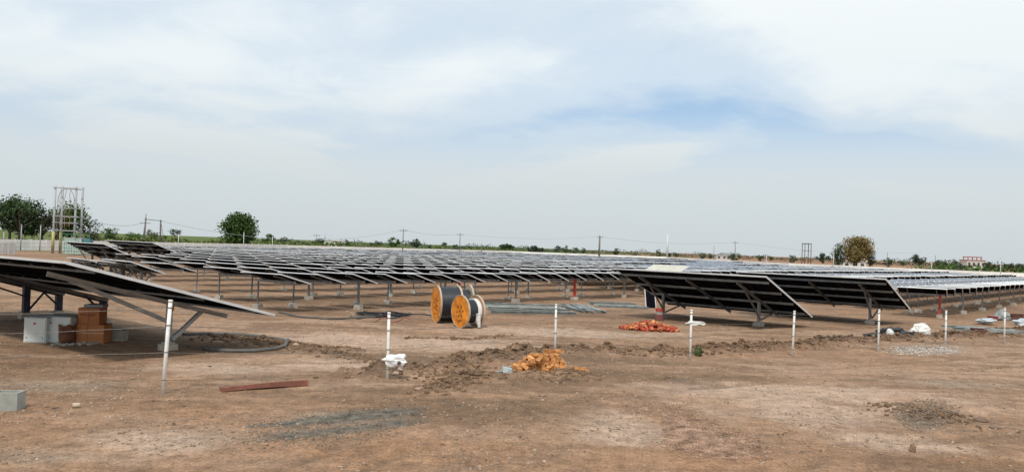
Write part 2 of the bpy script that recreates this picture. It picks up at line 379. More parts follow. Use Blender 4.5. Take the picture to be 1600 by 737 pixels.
def glass_mat():
    M = bpy.data.materials.new('module_glass'); M.use_nodes = True; t = M.node_tree; b = t.nodes['Principled BSDF']
    c = nd(t, 'ShaderNodeTexCoord'); s_ = nd(t, 'ShaderNodeSeparateXYZ'); t.links.new(c.outputs['Object'], s_.inputs[0])
    fx = mth(t, 'LESS_THAN', mth(t, 'FRACT', mth(t, 'MULTIPLY', s_.outputs[0], 6.)), .05); fy = mth(t, 'LESS_THAN', mth(t, 'FRACT', mth(t, 'MULTIPLY', s_.outputs[1], 6.)), .05)
    g = mth(t, 'MAXIMUM', fx, fy)
    t.links.new(mixc(t, g, (.012, .018, .042), (.30, .32, .36)), b.inputs['Base Color'])
    dn = noise(t, c.outputs['Object'], 2.5, 4); t.links.new(ramp(t, dn, [(.3, .10), (.7, .28)]), b.inputs['Roughness'])
    b.inputs['Specular IOR Level'].default_value = .6
    return M
GLASS = glass_mat()
PALEST = mat('bright_steel', (.42, .43, .43), .5, .5, var=.2, scale=4)
FRAME_SHADE = mat('frame_in_shade', (.022, .023, .026), .8, 0, var=.3, scale=3, spec=0.)  # silver module frames, with the underside shade painted in as near-black

# ------------------------------------------------------------------ solar tables
def module_mesh(w_, l_, lip=.032):
    """one framed module lying in x (slope), y (width); origin at centre, z=0 top of frame"""
    m = MB(); f = .03
    m.add([(-l_/2+f, -w_/2+f, -.006), (l_/2-f, -w_/2+f, -.006), (l_/2-f, w_/2-f, -.006), (-l_/2+f, w_/2-f, -.006)], [(0, 1, 2, 3)], 1)
    m.add([(-l_/2+f, -w_/2+f, -.014), (l_/2-f, -w_/2+f, -.014), (l_/2-f, w_/2-f, -.014), (-l_/2+f, w_/2-f, -.014)], [(3, 2, 1, 0)], 2)
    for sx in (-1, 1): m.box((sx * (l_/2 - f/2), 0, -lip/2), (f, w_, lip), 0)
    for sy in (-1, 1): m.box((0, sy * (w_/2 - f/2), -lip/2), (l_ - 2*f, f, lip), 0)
    return m.mesh('solar_module', [FRAME_SHADE, GLASS, BACK])
def jbox_mesh():
    return MB().box((0, 0, 0), (.10, .14, .03)).mesh('junction_box', BLACK)
JB = jbox_mesh()

def big_table(TR, L, W, zh, zl, ang, label, nmod, posts, purl=(.10, .36, .62, .88), rafts=None, group=None, cat='solar table', rows=2, drop=.30, post_m=None, near_brace=False, capm=None, cream_top=None, redbase=None, brz=.34, rdz=-.22, pur=(.055, .095, -.09, None)):
    """fixed-tilt table. local x = down the slope, local y = along the row, origin under the near high corner"""
    root = empty('solar_table', (TR[0], TR[1], 0), ang, label=label, cat=cat, group=group)
    tilt = math.atan2(zh - zl, L); SL = math.hypot(L, zh - zl)
    PM = Matrix.Translation((0, 0, zh)) @ Matrix.Rotation(tilt, 4, 'Y')      # plane frame: x down slope
    def P(s_, y, dz=0.): return PM @ Vector((s_ * SL, y, dz))
    mw, ml = W / nmod, SL / rows
    me = module_mesh(mw - .012, ml - .012)
    for i in range(nmod):
        for r in range(rows):
            jit = Matrix.Rotation(random.uniform(-.004, .004), 4, 'Y')
            o = put('solar_module', me, root, M=PM @ Matrix.Translation(((r + .5) * ml, (i + .5) * mw, random.uniform(-.004, .004))) @ jit)
            if cream_top: o.data = cream_mesh(mw - .012, ml - .012)
            jb = put('junction_box', JB, o, loc=(-ml * .30, 0, -.032))
    for y in (-.017, W + .017): MB().bar(P(-.004, y, -.015), P(1.004, y, -.015), .028, .07).build('side_rail', ALU, root)
    MB().bar(P(-.004, -.03, -.012), P(-.004, W + .03, -.012), .03, .055).build('top_rail', ALU, root)
    for s_ in purl:
        MB().chan(P(s_, .06, pur[2]), P(s_, W - .06, pur[2]), pur[0], pur[1], .008).build('purlin', pur[3] or GALV, root)
    rafts = rafts or [.18 * W, .5 * W, .82 * W]
    for y in rafts:
        MB().chan(P(.06, y, rdz), P(.94, y, rdz), .06, .115, .01).build('rafter', PALEST if brz > .5 and y < 3 else GALV, root)
    for (x, y, capd, pm) in posts:
        s_ = x / L; top = P(s_, y, -.28)
        z0 = height(np.array([TR[0] + math.cos(ang) * x - math.sin(ang) * y]), np.array([TR[1] + math.sin(ang) * x + math.cos(ang) * y]))[0]
        pm = pm or GALVD
        pw = (.10, .14) if pm in (GALVD, PALEST) else (.17, .2)
        MB().chan((x, y, z0 + .10), (x, y, top.z), pw[0], pw[1], .012, up=(1, 0, 0)).build('post', pm, root)
        bmt = GALV if pm is GALVD else PALEST if pm is PALEST else NAVY; bw = .095 if pm is PALEST else .055
        MB().box((x, y, z0 + .05), (.38, .34, .22)).box((x, y, z0 + .18), (.26, .24, .06)).build('footing', CONC, root)
        hd = P(.16, y, -.25); lo = P(.80, y, -.25)
        MB().bar((x - .05, y - .09, z0 + brz), hd + Vector((0, -.09, -.02)), bw, bw).build('brace', bmt, root)
        MB().bar((x + .05, y - .09, z0 + .28), lo + Vector((0, -.09, -.02)), bw, bw).build('brace', bmt, root)
        if capd: MB().box((x + .0, y - .09, top.z - .10), (.13, .05, .17)).build('bracket', capm or ORNG, root)
        if redbase: 
            MB().box((x, y, z0 + .42), (.17, .20, .10)).build('paint_band', REDP, root)
    return root, P
def cream_mesh(w_, l_):
    m = MB(); n = 5
    for i in range(n):
        for j in range(n):
            x0, y0 = -l_/2 + l_ * i / n, -w_/2 + w_ * j / n
            z = lambda a, b_: .012 * math.sin(a * 9 + b_ * 3) + .01
            pts4 = [(x0, y0), (x0 + l_/n, y0), (x0 + l_/n, y0 + w_/n), (x0, y0 + w_/n)]
            m.add([(a, b_, z(a, b_)) for a, b_ in pts4], [(0, 1, 2, 3)])
    m.box((0, 0, -.02), (l_, w_, .03))
    return m.mesh('solar_module', CREAM)
CREAM = mat('cream_sheet', (.54, .525, .45), .7, var=.08, scale=1.5)

A = .834
big_table((9.98, 30.23), 4.72, 7.09, 2.20, .45, .83, 'large tilted solar table behind the heap of red bricks', 6,
          [(2.38, 1.34, 0, None), (2.2, 5.9, 0, None)], rafts=[1.30, 3.6, 5.95])
big_table((16.55, 34.15), 4.42, 6.9, 2.18, .69, .87, 'large tilted solar table with steel V braces, right of centre behind another table', 6,
          [(2.11, 1.18, 0, None), (2.1, 5.6, 0, None)], rafts=[1.15, 3.4, 5.6])
l1, PL = big_table((-9.58, 16.71), 5.4, 13.2, 2.34, .95, .94, 'large dark solar table in left foreground over cabinets and cartons', 11,
          [(3.38, 1.72, 1, PALEST), (4.9, 8.33, 0, NAVY), (4.9, 11.5, 0, NAVY), (3.68, 11.1, 0, NAVY)], rafts=[1.55, 8.2, 11.3], purl=(.12, .62, .9), brz=.75, rdz=-.25, pur=(.04, .05, -.065, GALVD))
big_table((-28.88, 54.84), 2.8, 7.65, 2.23, 1.02, .84, 'raised dark solar table in front of the transformer enclosure', 6,
          [(1.4, 1.3, 0, None), (1.4, 6.0, 0, None)], purl=(.15, .5, .85), rows=1)
big_table((-29.32, 63.12), 2.81, 9.8, 2.36, 1.28, .84, 'raised solar table just below the white wall at left', 8,
          [(1.4, 1.3, 0, None), (1.4, 8.0, 0, None)], purl=(.15, .5, .85), rows=1)
big_table((-20.23, 41.22), 1.84, 3.94, 1.53, .89, .84, 'small solar table with long side edge, just above the foreground table', 4,
          [(.9, .8, 0, None), (.9, 3.2, 0, None)], purl=(.2, .8), rows=1)
big_table((-24.37, 44.53), 1.28, 3.2, 1.44, 1.09, .84, 'leftmost small solar table beyond the foreground table', 3,
          [(.6, .8, 0, None), (.6, 2.6, 0, None)], purl=(.2, .8), rows=1)
big_table((-21.98, 42.42), 1.84, 2.77, 1.44, 1.19, .84, 'low almost flat small solar table at the left end of the array', 3,
          [(.9, .7, 0, None), (.9, 2.2, 0, None)], purl=(.2, .8), rows=1)
# rippled pale cream table top seen over the big table
big_table((10.6, 52.5), 3.0, 2.9, 1.1, 2.1, .83, 'pale cream solar table showing above the large central table', 6,
          [(1.5, .6, 0, None), (1.5, 2.3, 0, None)], purl=(.2, .8), cream_top=True)

# --- the dense array of small tables, set out in echelon
STEP, TIER = Vector((1.177, 1.300)), Vector((-3.35, 4.50))
ROWL = 2.3; ANG = math.radians(60)
ORG = Vector((-9.206, 31.023)); S2 = Vector((math.cos(ANG), math.sin(ANG))); U2 = Vector((-S2.y, S2.x))
LH, ZH, ZL = 1.64, 1.590, 1.175
SLN = math.hypot(LH, ZH - ZL); T0 = math.atan2(ZH - ZL, LH); ZC = (ZH + ZL) / 2
SM = module_mesh(ROWL / 2 - .008, SLN, .035)
TOPR = MB().box((-SLN / 2 - .014, ROWL / 2, -.016), (.026, ROWL + .05, .036)).mesh('top_rail', ALU)
TUBE = MB().bar((0, .05, 0), (0, ROWL - .05, 0), .10, .10).mesh('torque_tube', GALVD)
RAFT = MB().chan((-SLN * .46, 0, -.08), (SLN * .46, 0, -.08), .04, .06, .008).mesh('rafter', GALVD)
EDGE = MB().box((0, 0, -.02), (SLN + .02, .045, .05)).mesh('side_rail', ALU)
POST = {}
for nm, mm, pw in (('grey', GALV, .075), ('red', REDP, .12), ('thin', GALVD, .045)):
    POST[nm] = MB().chan((0, 0, .12), (0, 0, ZC - .12), pw, pw * 1.25, .010, up=(1, 0, 0)).mesh('post', mm)
def foot_mesh(k):
    r = random.Random(k); m = MB(); a, b_, h = .155 + .03 * r.random(), .15 + .03 * r.random(), .18 + .05 * r.random()
    p = [(-a, -b_, -.08), (a, -b_, -.08), (a, b_, -.08), (-a, b_, -.08)] + [(x * .9 + r.uniform(-.02, .02), y * .9 + r.uniform(-.02, .02), h + r.uniform(-.02, .02)) for x, y in ((-a, -b_), (a, -b_), (a, b_), (-a, b_))]
    return m.hexa(p).mesh('footing', CONC)
FOOT = [foot_mesh(k) for k in range(5)]
def small_table(loc, tilt, label, group, red=False, py=1.9):
    root = empty('small_solar_table', (loc.x, loc.y, 0), ANG + random.uniform(-.012, .012), label=label, cat='solar table', group=group)
    dz = random.uniform(-.02, .02)
    PM = Matrix.Translation((LH / 2, 0, ZC + dz)) @ Matrix.Rotation(tilt + random.uniform(-.015, .015), 4, 'Y')
    for i in range(2):
        put('solar_module', SM, root, M=PM @ Matrix.Translation((0, (i + .5) * ROWL / 2, random.uniform(-.004, .004))))
    for y in (-.024, ROWL + .024): put('side_rail', EDGE, root, M=PM @ Matrix.Translation((0, y, 0)))
    put('top_rail', TOPR, root, M=PM)
    put('torque_tube', TUBE, root, loc=(LH / 2, 0, ZC - .16 + dz))
    for y in (.45, 1.85): put('rafter', RAFT, root, M=PM @ Matrix.Translation((0, y, 0)))
    z0 = gz((loc.x + S2.x * LH / 2 + U2.x * py, loc.y + S2.y * LH / 2 + U2.y * py))
    put('post', POST['red' if red else 'thin' if py > 1 else 'grey'], root, loc=(LH / 2, py, z0 * .5))
    put('footing', random.choice(FOOT), root, M=Matrix.Translation((LH / 2, py, z0)) @ Matrix.Rotation(random.uniform(-.5, .5), 4, 'Z'))
    return root
def simple_table(tilt, post=True):
    """far copy: one mesh, tilt baked in"""
    m = MB(); PM = Matrix.Translation((LH / 2, 0, ZC)) @ Matrix.Rotation(tilt, 4, 'Y')
    def bx(c, s_, mi):
        x, y, z = (q / 2 for q in s_); c = Vector(c)
        m.hexa([PM @ (c + Vector(q)) for q in ((-x,-y,-z),(x,-y,-z),(x,y,-z),(-x,y,-z),(-x,-y,z),(x,-y,z),(x,y,z),(-x,y,z))], mi)
    a = SLN / 2 - .03
    for i in range(2):
        y0, y1 = ROWL / 2 * i + .03, ROWL / 2 * (i + 1) - .03
        m.add([PM @ Vector(q) for q in ((-a, y0, .004), (a, y0, .004), (a, y1, .004), (-a, y1, .004))], [(0, 1, 2, 3)], 1)
        m.add([PM @ Vector(q) for q in ((-a, y0, -.006), (a, y0, -.006), (a, y1, -.006), (-a, y1, -.006))], [(3, 2, 1, 0)], 2)
    for i in range(3): bx((0, ROWL / 2 * i, -.012), (SLN, .055, .042), 5 if i == 1 else 0)
    for s_ in (-1, 1): bx((s_ * (SLN / 2), ROWL / 2, -.012), (.03, ROWL, .036), 0 if s_ < 0 else 5)
    m.bar((LH / 2, .05, ZC - .14), (LH / 2, ROWL - .05, ZC - .14), .1, .1, mi=3)
    if post: m.bar((LH / 2, 1.5, 0), (LH / 2, 1.5, ZC - .14), .045, .045, up=(1, 0, 0), mi=3); m.box((LH / 2, 1.5, .06), (.26, .26, .18), 4)
    return m
SMATS = [ALU, GLASS, BACK, GALVD, CONC, FRAME_SHADE]
TILTS = {'up': T0, 'mid': T0 * .6, 'flat': -.045, 'flat2': -.085}
SIMPLE = {(k, q): simple_table(v, q) for k, v in TILTS.items() for q in (True, False)}
SIMPLEM = {k: v.mesh('small_solar_table', SMATS) for k, v in SIMPLE.items()}
def vis(p, z=1.4):
    d = Vector((p.x, p.y, z - EYE)); zc = d.dot(FW)
    if zc < 5: return None
    return 800 + FPX * d.dot(RT) / zc, 368.5 - FPX * d.dot(UP) / zc, zc
def inside(p):
    px = 800 + FPX * p.x / p.y
    return p.y < .72 * np.interp(px, [q[0] for q in SITE_PX], [q[1] for q in SITE_PX])
KEEP_OUT = [(-20.9, 43.0, 3.6), (-24.4, 46.0, 2.6), (-22.3, 44.2, 2.8), (-30.5, 58.5, 4.6), (-31.5, 67.0, 5.0), (10.6, 54.8, 3.6)]
cand = []
for j in range(0, 44):
    for k in range(-60, 170):
        p = ORG + STEP * k + TIER * j; c_ = p + S2 * .8 + U2 * 1.1
        v = vis(c_)
        if not v or v[0] < -60 or v[0] > 1680 or not inside(c_): continue
        if v[0] < (425, 312, 225, 212, 205, 198, 190)[min(j, 6)]: continue
        if j == 0 and k < 0: continue
        if any(math.hypot(c_.x - a_, c_.y - b_) < r_ for a_, b_, r_ in KEEP_OUT): continue
        rel_ = p - Vector((23.04, 40.89))
        if v[0] > 1075 and rel_.dot(Vector((-.802, .597))) < 36.5 and c_.y > 44: continue
        if v[0] > 990 + 30 * math.sin(j): ti = 'up' if j % 4 == 1 and (k // 11 + j) % 3 else ('flat', 'flat2')[(j + k // 9) % 2]
        else: ti = 'up' if v[2] < 92 else 'mid' if v[2] < 108 else ('mid' if j % 3 == 0 else ('flat', 'flat2')[j % 2])
        cand.append((v[2], p, k, j, ti, 'mid'))
ORR = Vector((23.04, 40.89))
for j in range(0, 13):
    for k in range(-40, 90):
        p = ORR + STEP * k + TIER * j * .62; c_ = p + S2 * .8 + U2 * 1.1
        v = vis(c_)
        if not v or v[0] > 1720 or not inside(c_): continue
        if k < 0 and (v[0] < 1090 or c_.y < 52 or j < 3): continue
        if k < 2 and 0 < j < 3: continue
        if any(math.hypot(c_.x - a_, c_.y - b_) < r_ for a_, b_, r_ in KEEP_OUT): continue
        ti = ('up', 'flat2', 'flat', 'up', 'flat2', 'flat', 'up', 'flat2', 'flat2', 'mid', 'flat2', 'flat', 'flat2')[j]
        cand.append((v[2], p, k, j, ti, 'right'))
cand.sort(key=lambda e: e[0])
ORD = ['first', 'second', 'third', 'fourth', 'fifth', 'sixth', 'seventh', 'eighth', 'ninth', 'tenth', 'eleventh', 'twelfth', 'thirteenth', 'fourteenth', 'fifteenth', 'sixteenth', 'seventeenth', 'eighteenth']
ng = 0; rest = MB()
for d, p, k, j, ti, blk in cand:
    if blk == 'mid' and j == 0 and 0 <= k <= 16:
        lab = ('%s small solar table from the left along the front edge of the dense array' % ORD[k]) if k != 11 else 'small solar table on a red post in the front line of the dense array'
        small_table(p, TILTS[ti], lab, 'small tables along the front edge of the array', red=k == 11, py=.35 if k % 3 == 2 else 2.2); ng += 1
    elif blk == 'right' and j == 0 and k < 14:
        lab = ('%s small solar table in the right-hand row of dark squares, counted from the large table' % ORD[k]) if k else 'small solar table on a red post beside the right large table'
        small_table(p, TILTS[ti], lab, 'small tables in the right-hand line', red=k == 0, py=.3 if k % 3 == 0 else 2.2); ng += 1
    elif blk == 'mid' and j == 1 and k <= 15:
        small_table(p, TILTS[ti], 'small solar table in the second line right behind the front edge' if k != 8 else 'small solar table on a red post in the second line behind the drums', 'small tables behind the front edge', red=k == 8, py=.4 if k % 3 == 2 else 2.2); ng += 1
    elif ng < 300:
        o = put('small_solar_table', SIMPLEM[(ti, k % 3 == 0)], loc=(p.x, p.y, random.uniform(-.025, .025))); o.rotation_euler = (random.uniform(-.006, .006), random.uniform(-.012, .012), ANG)
        lab = 'small solar table deep inside the dense array' if blk == 'mid' else 'small solar table behind the right-hand row of dark squares'
        tag(o, lab, 'solar table', 'small tables inside the array' if blk == 'mid' else 'small tables at the right'); ng += 1
    else:
        s_ = SIMPLE[(ti, k % 3 == 0)]; Mx = Matrix.Translation((p.x, p.y, random.uniform(-.05, .04))) @ Matrix.Rotation(ANG, 4, 'Z')
        b_ = len(rest.v); rest.v += [tuple(Mx @ Vector(q)) for q in s_.v]; rest.f += [tuple(i + b_ for i in f) for f in s_.f]; rest.m += s_.m
tag(rest.build('distant_solar_tables', SMATS), 'far solar tables merging into a grey band below the white wall', 'solar tables', kind='stuff')

# ------------------------------------------------------------------ boundary wall
WHITE = mat('wall_white', (.86, .85, .82), .85, var=.10, scale=1.2)
def wall_run(a, b_, label, h=1.75, step=3.0, group=None):
    a, b_ = Vector(a), Vector(b_); d = b_ - a; n = max(1, int(d.length / step)); rz = math.atan2(d.y, d.x)
    root = empty('boundary_wall', (a.x, a.y, 0), rz, label=label, cat='wall', group=group)
    st = d.length / n; h3 = h / 3
    pm = MB().box((0, 0, 0), (st - .16, .06, h3 - .025)).mesh('wall_panel', WHITE); po = MB().box((0, 0, (h + .03) / 2), (.16, .12, h + .03)).mesh('wall_post', WHITE)
    for i in range(n + 1): put('wall_post', po, root, loc=(i * st, 0, 0))
    if step < 3.5:
        for i in range(n):
            for r in range(3): put('wall_panel', pm, root, loc=((i + .5) * st, 0, h3 * (r + .5)))
    else:
        pm = MB().box((0, 0, 0), (st - .16, .06, h - .03)).mesh('wall_panel', WHITE)
        for i in range(n): put('wall_panel', pm, root, loc=((i + .5) * st, 0, h / 2))
    return root
wall_run((-95, 68), (-73, 110), 'white precast boundary wall behind the bare ground at the left edge')
wall_run((-73, 110), (-58, 200), 'white boundary wall behind the transformer enclosure and double pole', 1.62)
wall_run((-58, 200), (0, 305), 'long thin white wall below the green field', 1.55, 6)
wall_run((0, 305), (58, 290), 'far corner stretch of white wall in the middle of the horizon', 1.45, 6)
wall_run((58, 290), (72, 200), 'white wall stretch running back toward the ploughed field', 1.4, 6)
wall_run((72, 200), (100, 165), 'white wall below the olive brown tree', 1.4, 6)
wall_run((100, 165), (175, 92), 'far right stretch of white wall beside the green scrub', 1.4, 6)
# grey picket fence fragment at the far left
fr = empty('grey_fence', reach(-14, 92), .25, label='short grey fence panel in front of white wall at left edge', cat='fence')
GREYW = mat('grey_boards', (.34, .33, .33), .8, var=.2)
for i in range(9): MB().box((i * .30, 0, .72), (.25, .05, 1.4)).build('board', GREYW, fr)
for z in (.4, 1.2): MB().bar((-.1, .05, z), (2.5, .05, z), .05, .08).build('rail', GREYW, fr)

# ------------------------------------------------------------------ fence poles and wires
PX = [(254, 615, 1.75, .045), (605, 594, 1.43, -.01), (867, 556, 1.42, -.01), (1078, 562, 1.40, 0), (1238, 555, 1.36, .02), (1372, 548, 1.37, 0), (1477, 541, 1.28, 0), (1569, 535, 1.32, 0)]
PLAB = ['tall white leaning fence pole in front of the left solar table', 'white fence pole with a plastic bag tied to it', 'white fence pole rising behind the brick pile',
        'white fence pole right of the red brick heap', 'white fence pole in front of the gap between two large tables', 'white fence pole beside the black and white sheet',
        'white fence pole right of the white sack', 'rightmost white fence pole beside the scrap pile']
pole_pts = []
for (px, py, h, ln), lb in zip(PX, PLAB):
    p = at(px, py); root = empty('fence_pole', p, label=lb, cat='fence pole', group='white fence poles')
    tp = Vector((ln * h, 0, h)); r = .036 if h > 1.6 else .032
    MB().tube([(0, 0, -.1), tp * .5, tp], r, 10).build('pipe', PVC, root, True)
    MB().tube([tp - Vector((0, 0, .02)), tp + Vector((0, 0, .025))], r + .005, 10).build('cap', PVC, root, True)
    hs = [.15, .45, .74, .93]
    for q in hs:
        c_ = tp * q; MB().tube([c_ - Vector((0, 0, .012)), c_ + Vector((0, 0, .012))], r + .006, 8).build('wire_tie', GALVD, root)
    pole_pts.append([p + tp * q + Vector((0, -r - .004, 0)) for q in hs])
p = Vector((-11.2, 13.4, 0)); pole_pts.insert(0, [p + Vector((0, 0, 1.5 * q)) for q in (.15, .45, .74, .93)])
p = Vector((23.0, 32.2, 0)); pole_pts.append([p + Vector((0, 0, 1.3 * q)) for q in (.15, .45, .74, .93)])
WL = ['lowest barbed wire strand of the fence', 'second barbed wire strand above the ground', 'third barbed wire strand above the ground', 'top barbed wire strand of the fence']
for k in range(4):
    pts = []
    for a_, b_ in zip(pole_pts[:-1], pole_pts[1:]):
        for i in range(10):
            t_ = i / 10; q = a_[k].lerp(b_[k], t_); q.z -= .16 * t_ * (1 - t_) * (1.2 + .6 * math.sin(k * 3 + a_[k].x)) + .006 * math.sin(i * 2.1 + k); pts.append(q)
    pts.append(pole_pts[-1][k])
    m_ = MB().tube(pts, .0035, 5)
    for a_, b_ in zip(pts[:-1], pts[1:]):
        for t_ in (.25, .75):
            q = a_.lerp(b_, t_); m_.bar(q + Vector((-.012, 0, -.022)), q + Vector((.012, 0, .022)), .004, .004)
    tag(m_.build('barbed_wire', WIRE), WL[k], 'wire', 'fence wires')
# plastic bag on the second pole
def crumple(name, loc, size, material, seed, label, cat, sub=3, amp=.35, rz=0., fl=1.):
    b_ = bmesh.new(); bmesh.ops.create_icosphere(b_, subdivisions=sub, radius=1); r = random.Random(seed)
    from mathutils import noise as mn
    off = Vector((seed * 3.1, seed * 1.7, 0))
    for v in b_.verts:
        n = v.co.copy(); k = 1 + amp * mn.noise(n * 1.6 + off) + amp * .6 * abs(mn.noise(n * 4 + off)) - amp * .2 * mn.noise(n * 9 + off)
        v.co = Vector((n.x * size[0], n.y * size[1], max(n.z, -fl) * size[2])) * k
    me = bpy.data.meshes.new(name); b_.to_mesh(me); b_.free(); me.materials.append(material)
    o = put(name, me, loc=loc); o.rotation_euler = (0, 0, rz); return tag(o, label, cat)
BAG = mat('white_plastic_bag', (.72, .74, .75), .35, var=.1, scale=6, spec=.5)
pp = pole_pts[2][1]
bag = crumple('plastic_bag', pp + Vector((.17, -.02, -.22)), (.22, .09, .13), BAG, 4, 'crumpled white plastic bag tied to the second fence pole', 'plastic bag', 3, .55)
MB().tube([(-.20, 0, .06), (-.12, 0, .04), (-.02, 0, .02)], [.05, .035, .06], 7).build('knot', BAG, bag, True)
MB().tube([(.10, 0, -.06), (.14, -.01, -.13), (.16, 0, -.18)], [.05, .03, .012], 6).build('handle', BAG, bag, True)
hole = MB(); hole.tube([(.10, -.085, -.045), (.10, -.115, -.045)], [.045, .035], 9); hole.build('dark_opening', mat('bag_inside', (.09, .075, .07), .8), bag, True)

# ------------------------------------------------------------------ cable drums
ORANGE_P = mat('orange_paint', (.52, .155, .006), .6, var=.3, scale=3.2, col2=(.68, .235, .010), bump=.15)
WOODP = mat('drum_wood', (.33, .185, .105), .85, var=.35, scale=7, bump=.2)
WOODL = mat('pale_wood', (.42, .35, .27), .85, var=.2, scale=7)
CABLE = mat('black_cable', (.018, .021, .027), .42, var=.3)
FILM = mat('white_film', (.72, .72, .71), .4, var=.08)
def drum(base, D, wd, dirn, label, rcab, faces=(ORANGE_P, WOODP), film=False, roll=0.):
    """axis runs along dirn (horizontal) from the near flange to the far flange"""
    d = Vector((dirn[0], dirn[1], 0)).normalized(); rz = math.atan2(d.y, d.x); R_ = D / 2
    root = empty('cable_drum', base, rz, label=label, cat='cable drum', group='cable drums')
    C0 = Vector((0, 0, R_))
    def ring(m_, x0, x1, r0_, r1_, n=40, mi=0):
        vs = []
        for x, r in ((x0, r0_), (x0, r1_), (x1, r1_), (x1, r0_)):
            vs += [C0 + Vector((x, r * math.cos(2 * math.pi * k / n), r * math.sin(2 * math.pi * k / n))) for k in range(n)]
        fs = []
        for a_, b_ in ((0, 1), (1, 2), (2, 3), (3, 0)):
            fs += [(a_ * n + k, b_ * n + k, b_ * n + (k + 1) % n, a_ * n + (k + 1) % n) for k in range(n)]
        m_.add(vs, fs, mi)
    for x, fm, sg in ((0, faces[0], -1), (wd, faces[1], 1)):
        # flange boards: strips of a disc
        fl = empty('flange', (0, 0, 0)); fl.parent = root
        nb = 8
        for i in range(nb):
            z0, z1 = -R_ + D * i / nb + .003, -R_ + D * (i + 1) / nb - .003; m_ = MB(); n = 5; up_, dn = [], []
            prof = []
            for s_ in range(n + 1):
                z = z0 + (z1 - z0) * s_ / n; prof.append((math.sqrt(max(0, R_ * R_ - z * z)), z))
            pr = [(y, z) for y, z in prof] + [(-y, z) for y, z in reversed(prof)]
            M_ = Matrix.Rotation(roll, 3, 'X'); th = .045 + random.uniform(0, .003)
            vs = [C0 + M_ @ Vector((x + o_, y, z)) for o_ in (-th / 2, th / 2) for y, z in pr]; q_ = len(pr)
            m_.add(vs, [tuple(range(q_))[::-1], tuple(range(q_, 2 * q_))] + [(a_, (a_ + 1) % q_, q_ + (a_ + 1) % q_, q_ + a_) for a_ in range(q_)])
            m_.build('board', fm, fl)
        rm = MB(); ring(rm, x - .035, x + .035, R_ - .012, R_ + .006); rm.build('rim', WOODL, fl)
        hb = MB(); ring(hb, x + sg * .024, x + sg * .04, .045, .115, 18); hb.build('hub_plate', GALVD if sg > 0 else ORANGE_P, fl)
        MB().tube([C0 + Vector((x + sg * .026, 0, 0)), C0 + Vector((x + sg * .030, 0, 0))], .05, 14).build('hub_hole', BLACK, fl)
        for k in range(6):
            a_ = k * math.pi / 3 + roll; c_ = C0 + Vector((x + sg * .025, .20 * math.cos(a_), .20 * math.sin(a_)))
            MB().tube([c_, c_ + Vector((sg * .03, 0, 0))], .022, 8).build('bolt', BLACK, fl)
    for k in range(7):
        a_ = -1.9 + .16 * k + random.uniform(-.05, .05); rr = R_ * random.uniform(.50, .66)
        MB().box(C0 + Vector((-.030, rr * math.cos(a_), rr * math.sin(a_))), (.008, random.uniform(.02, .06), random.uniform(.015, .05))).build('paint_mark', mat('stencil', (.10, .03, .012), .8), root)
    # wound cable: stacked turns as a ribbed barrel
    m_ = MB(); turns = int((wd - .08) / .042); n = 40; prof = []
    for i in range(turns):
        x0 = .04 + (wd - .08) * i / turns; st = (wd - .08) / turns
        prof += [(x0, rcab - .008), (x0 + st * .25, rcab), (x0 + st * .75, rcab)]
    prof.append((wd - .04, rcab - .008))
    vs = [C0 + Vector((x, r * math.cos(2 * math.pi * k / n), r * math.sin(2 * math.pi * k / n))) for x, r in prof for k in range(n)]
    fs = [(i * n + k, (i + 1) * n + k, (i + 1) * n + (k + 1) % n, i * n + (k + 1) % n) for i in range(len(prof) - 1) for k in range(n)]
    m_.add(vs, fs); m_.build('wound_cable', CABLE, root, True)
    if film:
        m_ = MB(); ring(m_, wd * .72, wd - .03, rcab + .01, rcab + .045, 28); m_.build('film_wrap', FILM, root)
        m_ = MB(); m_.tube([C0 + Vector((wd * .72, -rcab - .06, -.05)), C0 + Vector((wd * .70, -rcab - .05, -.3)), C0 + Vector((wd * .74, -rcab - .08, -R_ + .05))], [.10, .09, .05], 6); m_.build('film_flap', FILM, root)
    return root
dA = at(681, 504); drum(dA, 1.42, .84, (.93, .36), 'big orange cable drum with black cable, left of the smaller one', .66, (ORANGE_P, WOODL), roll=.3)
dB = at(719, 512.5); drum(dB, 1.18, .66, (.80, .60), 'smaller orange cable drum with white film wrap, in front of the big drum', .42, film=True, roll=.9)
dC = dA + Vector((.62, 1.75, 0)); drum(dC, 1.40, .55, (.93, .36), 'pale edged drum half hidden behind the big orange drum', .5, (WOODL, WOODL), roll=1.4)

# ------------------------------------------------------------------ bricks
BR1 = mat('pale_orange_brick', (.40, .158, .060), .9, var=.45, scale=9, col2=(.55, .27, .105), bump=.1, spec=.1)
BR2 = mat('red_brick', (.36, .075, .045), .9, var=.48, scale=12, bump=.25, spec=.1)
def brick_mesh(k, l_=.23, w_=.11, h_=.075, m_=BR1):
    r = random.Random(k); j = lambda: r.uniform(-.004, .004)
    x, y, z = l_ / 2, w_ / 2, h_ / 2
    return MB().hexa([Vector(q) + Vector((j(), j(), j())) for q in ((-x,-y,-z),(x,-y,-z),(x,y,-z),(-x,y,-z),(-x,-y,z),(x,-y,z),(x,y,z),(-x,y,z))]).mesh('brick', m_)
BM1 = [brick_mesh(k) for k in range(6)]; BM2 = [brick_mesh(k + 9, .17, .10, .07, BR2) for k in range(6)]
bp_ = at(846, 583); bp_.z = gz(bp_) - .09
root = empty('brick_pile', bp_, label='pile of orange bricks at the foot of the third fence pole', cat='bricks')
r = random.Random(5)
def brk(x, y, z, rz, rx=0., ry=0.):
    put('brick', r.choice(BM1), root, M=Matrix.Translation((x, y, z)) @ Matrix.Rotation(rz, 4, 'Z') @ Matrix.Rotation(rx, 4, 'X') @ Matrix.Rotation(ry, 4, 'Y'))
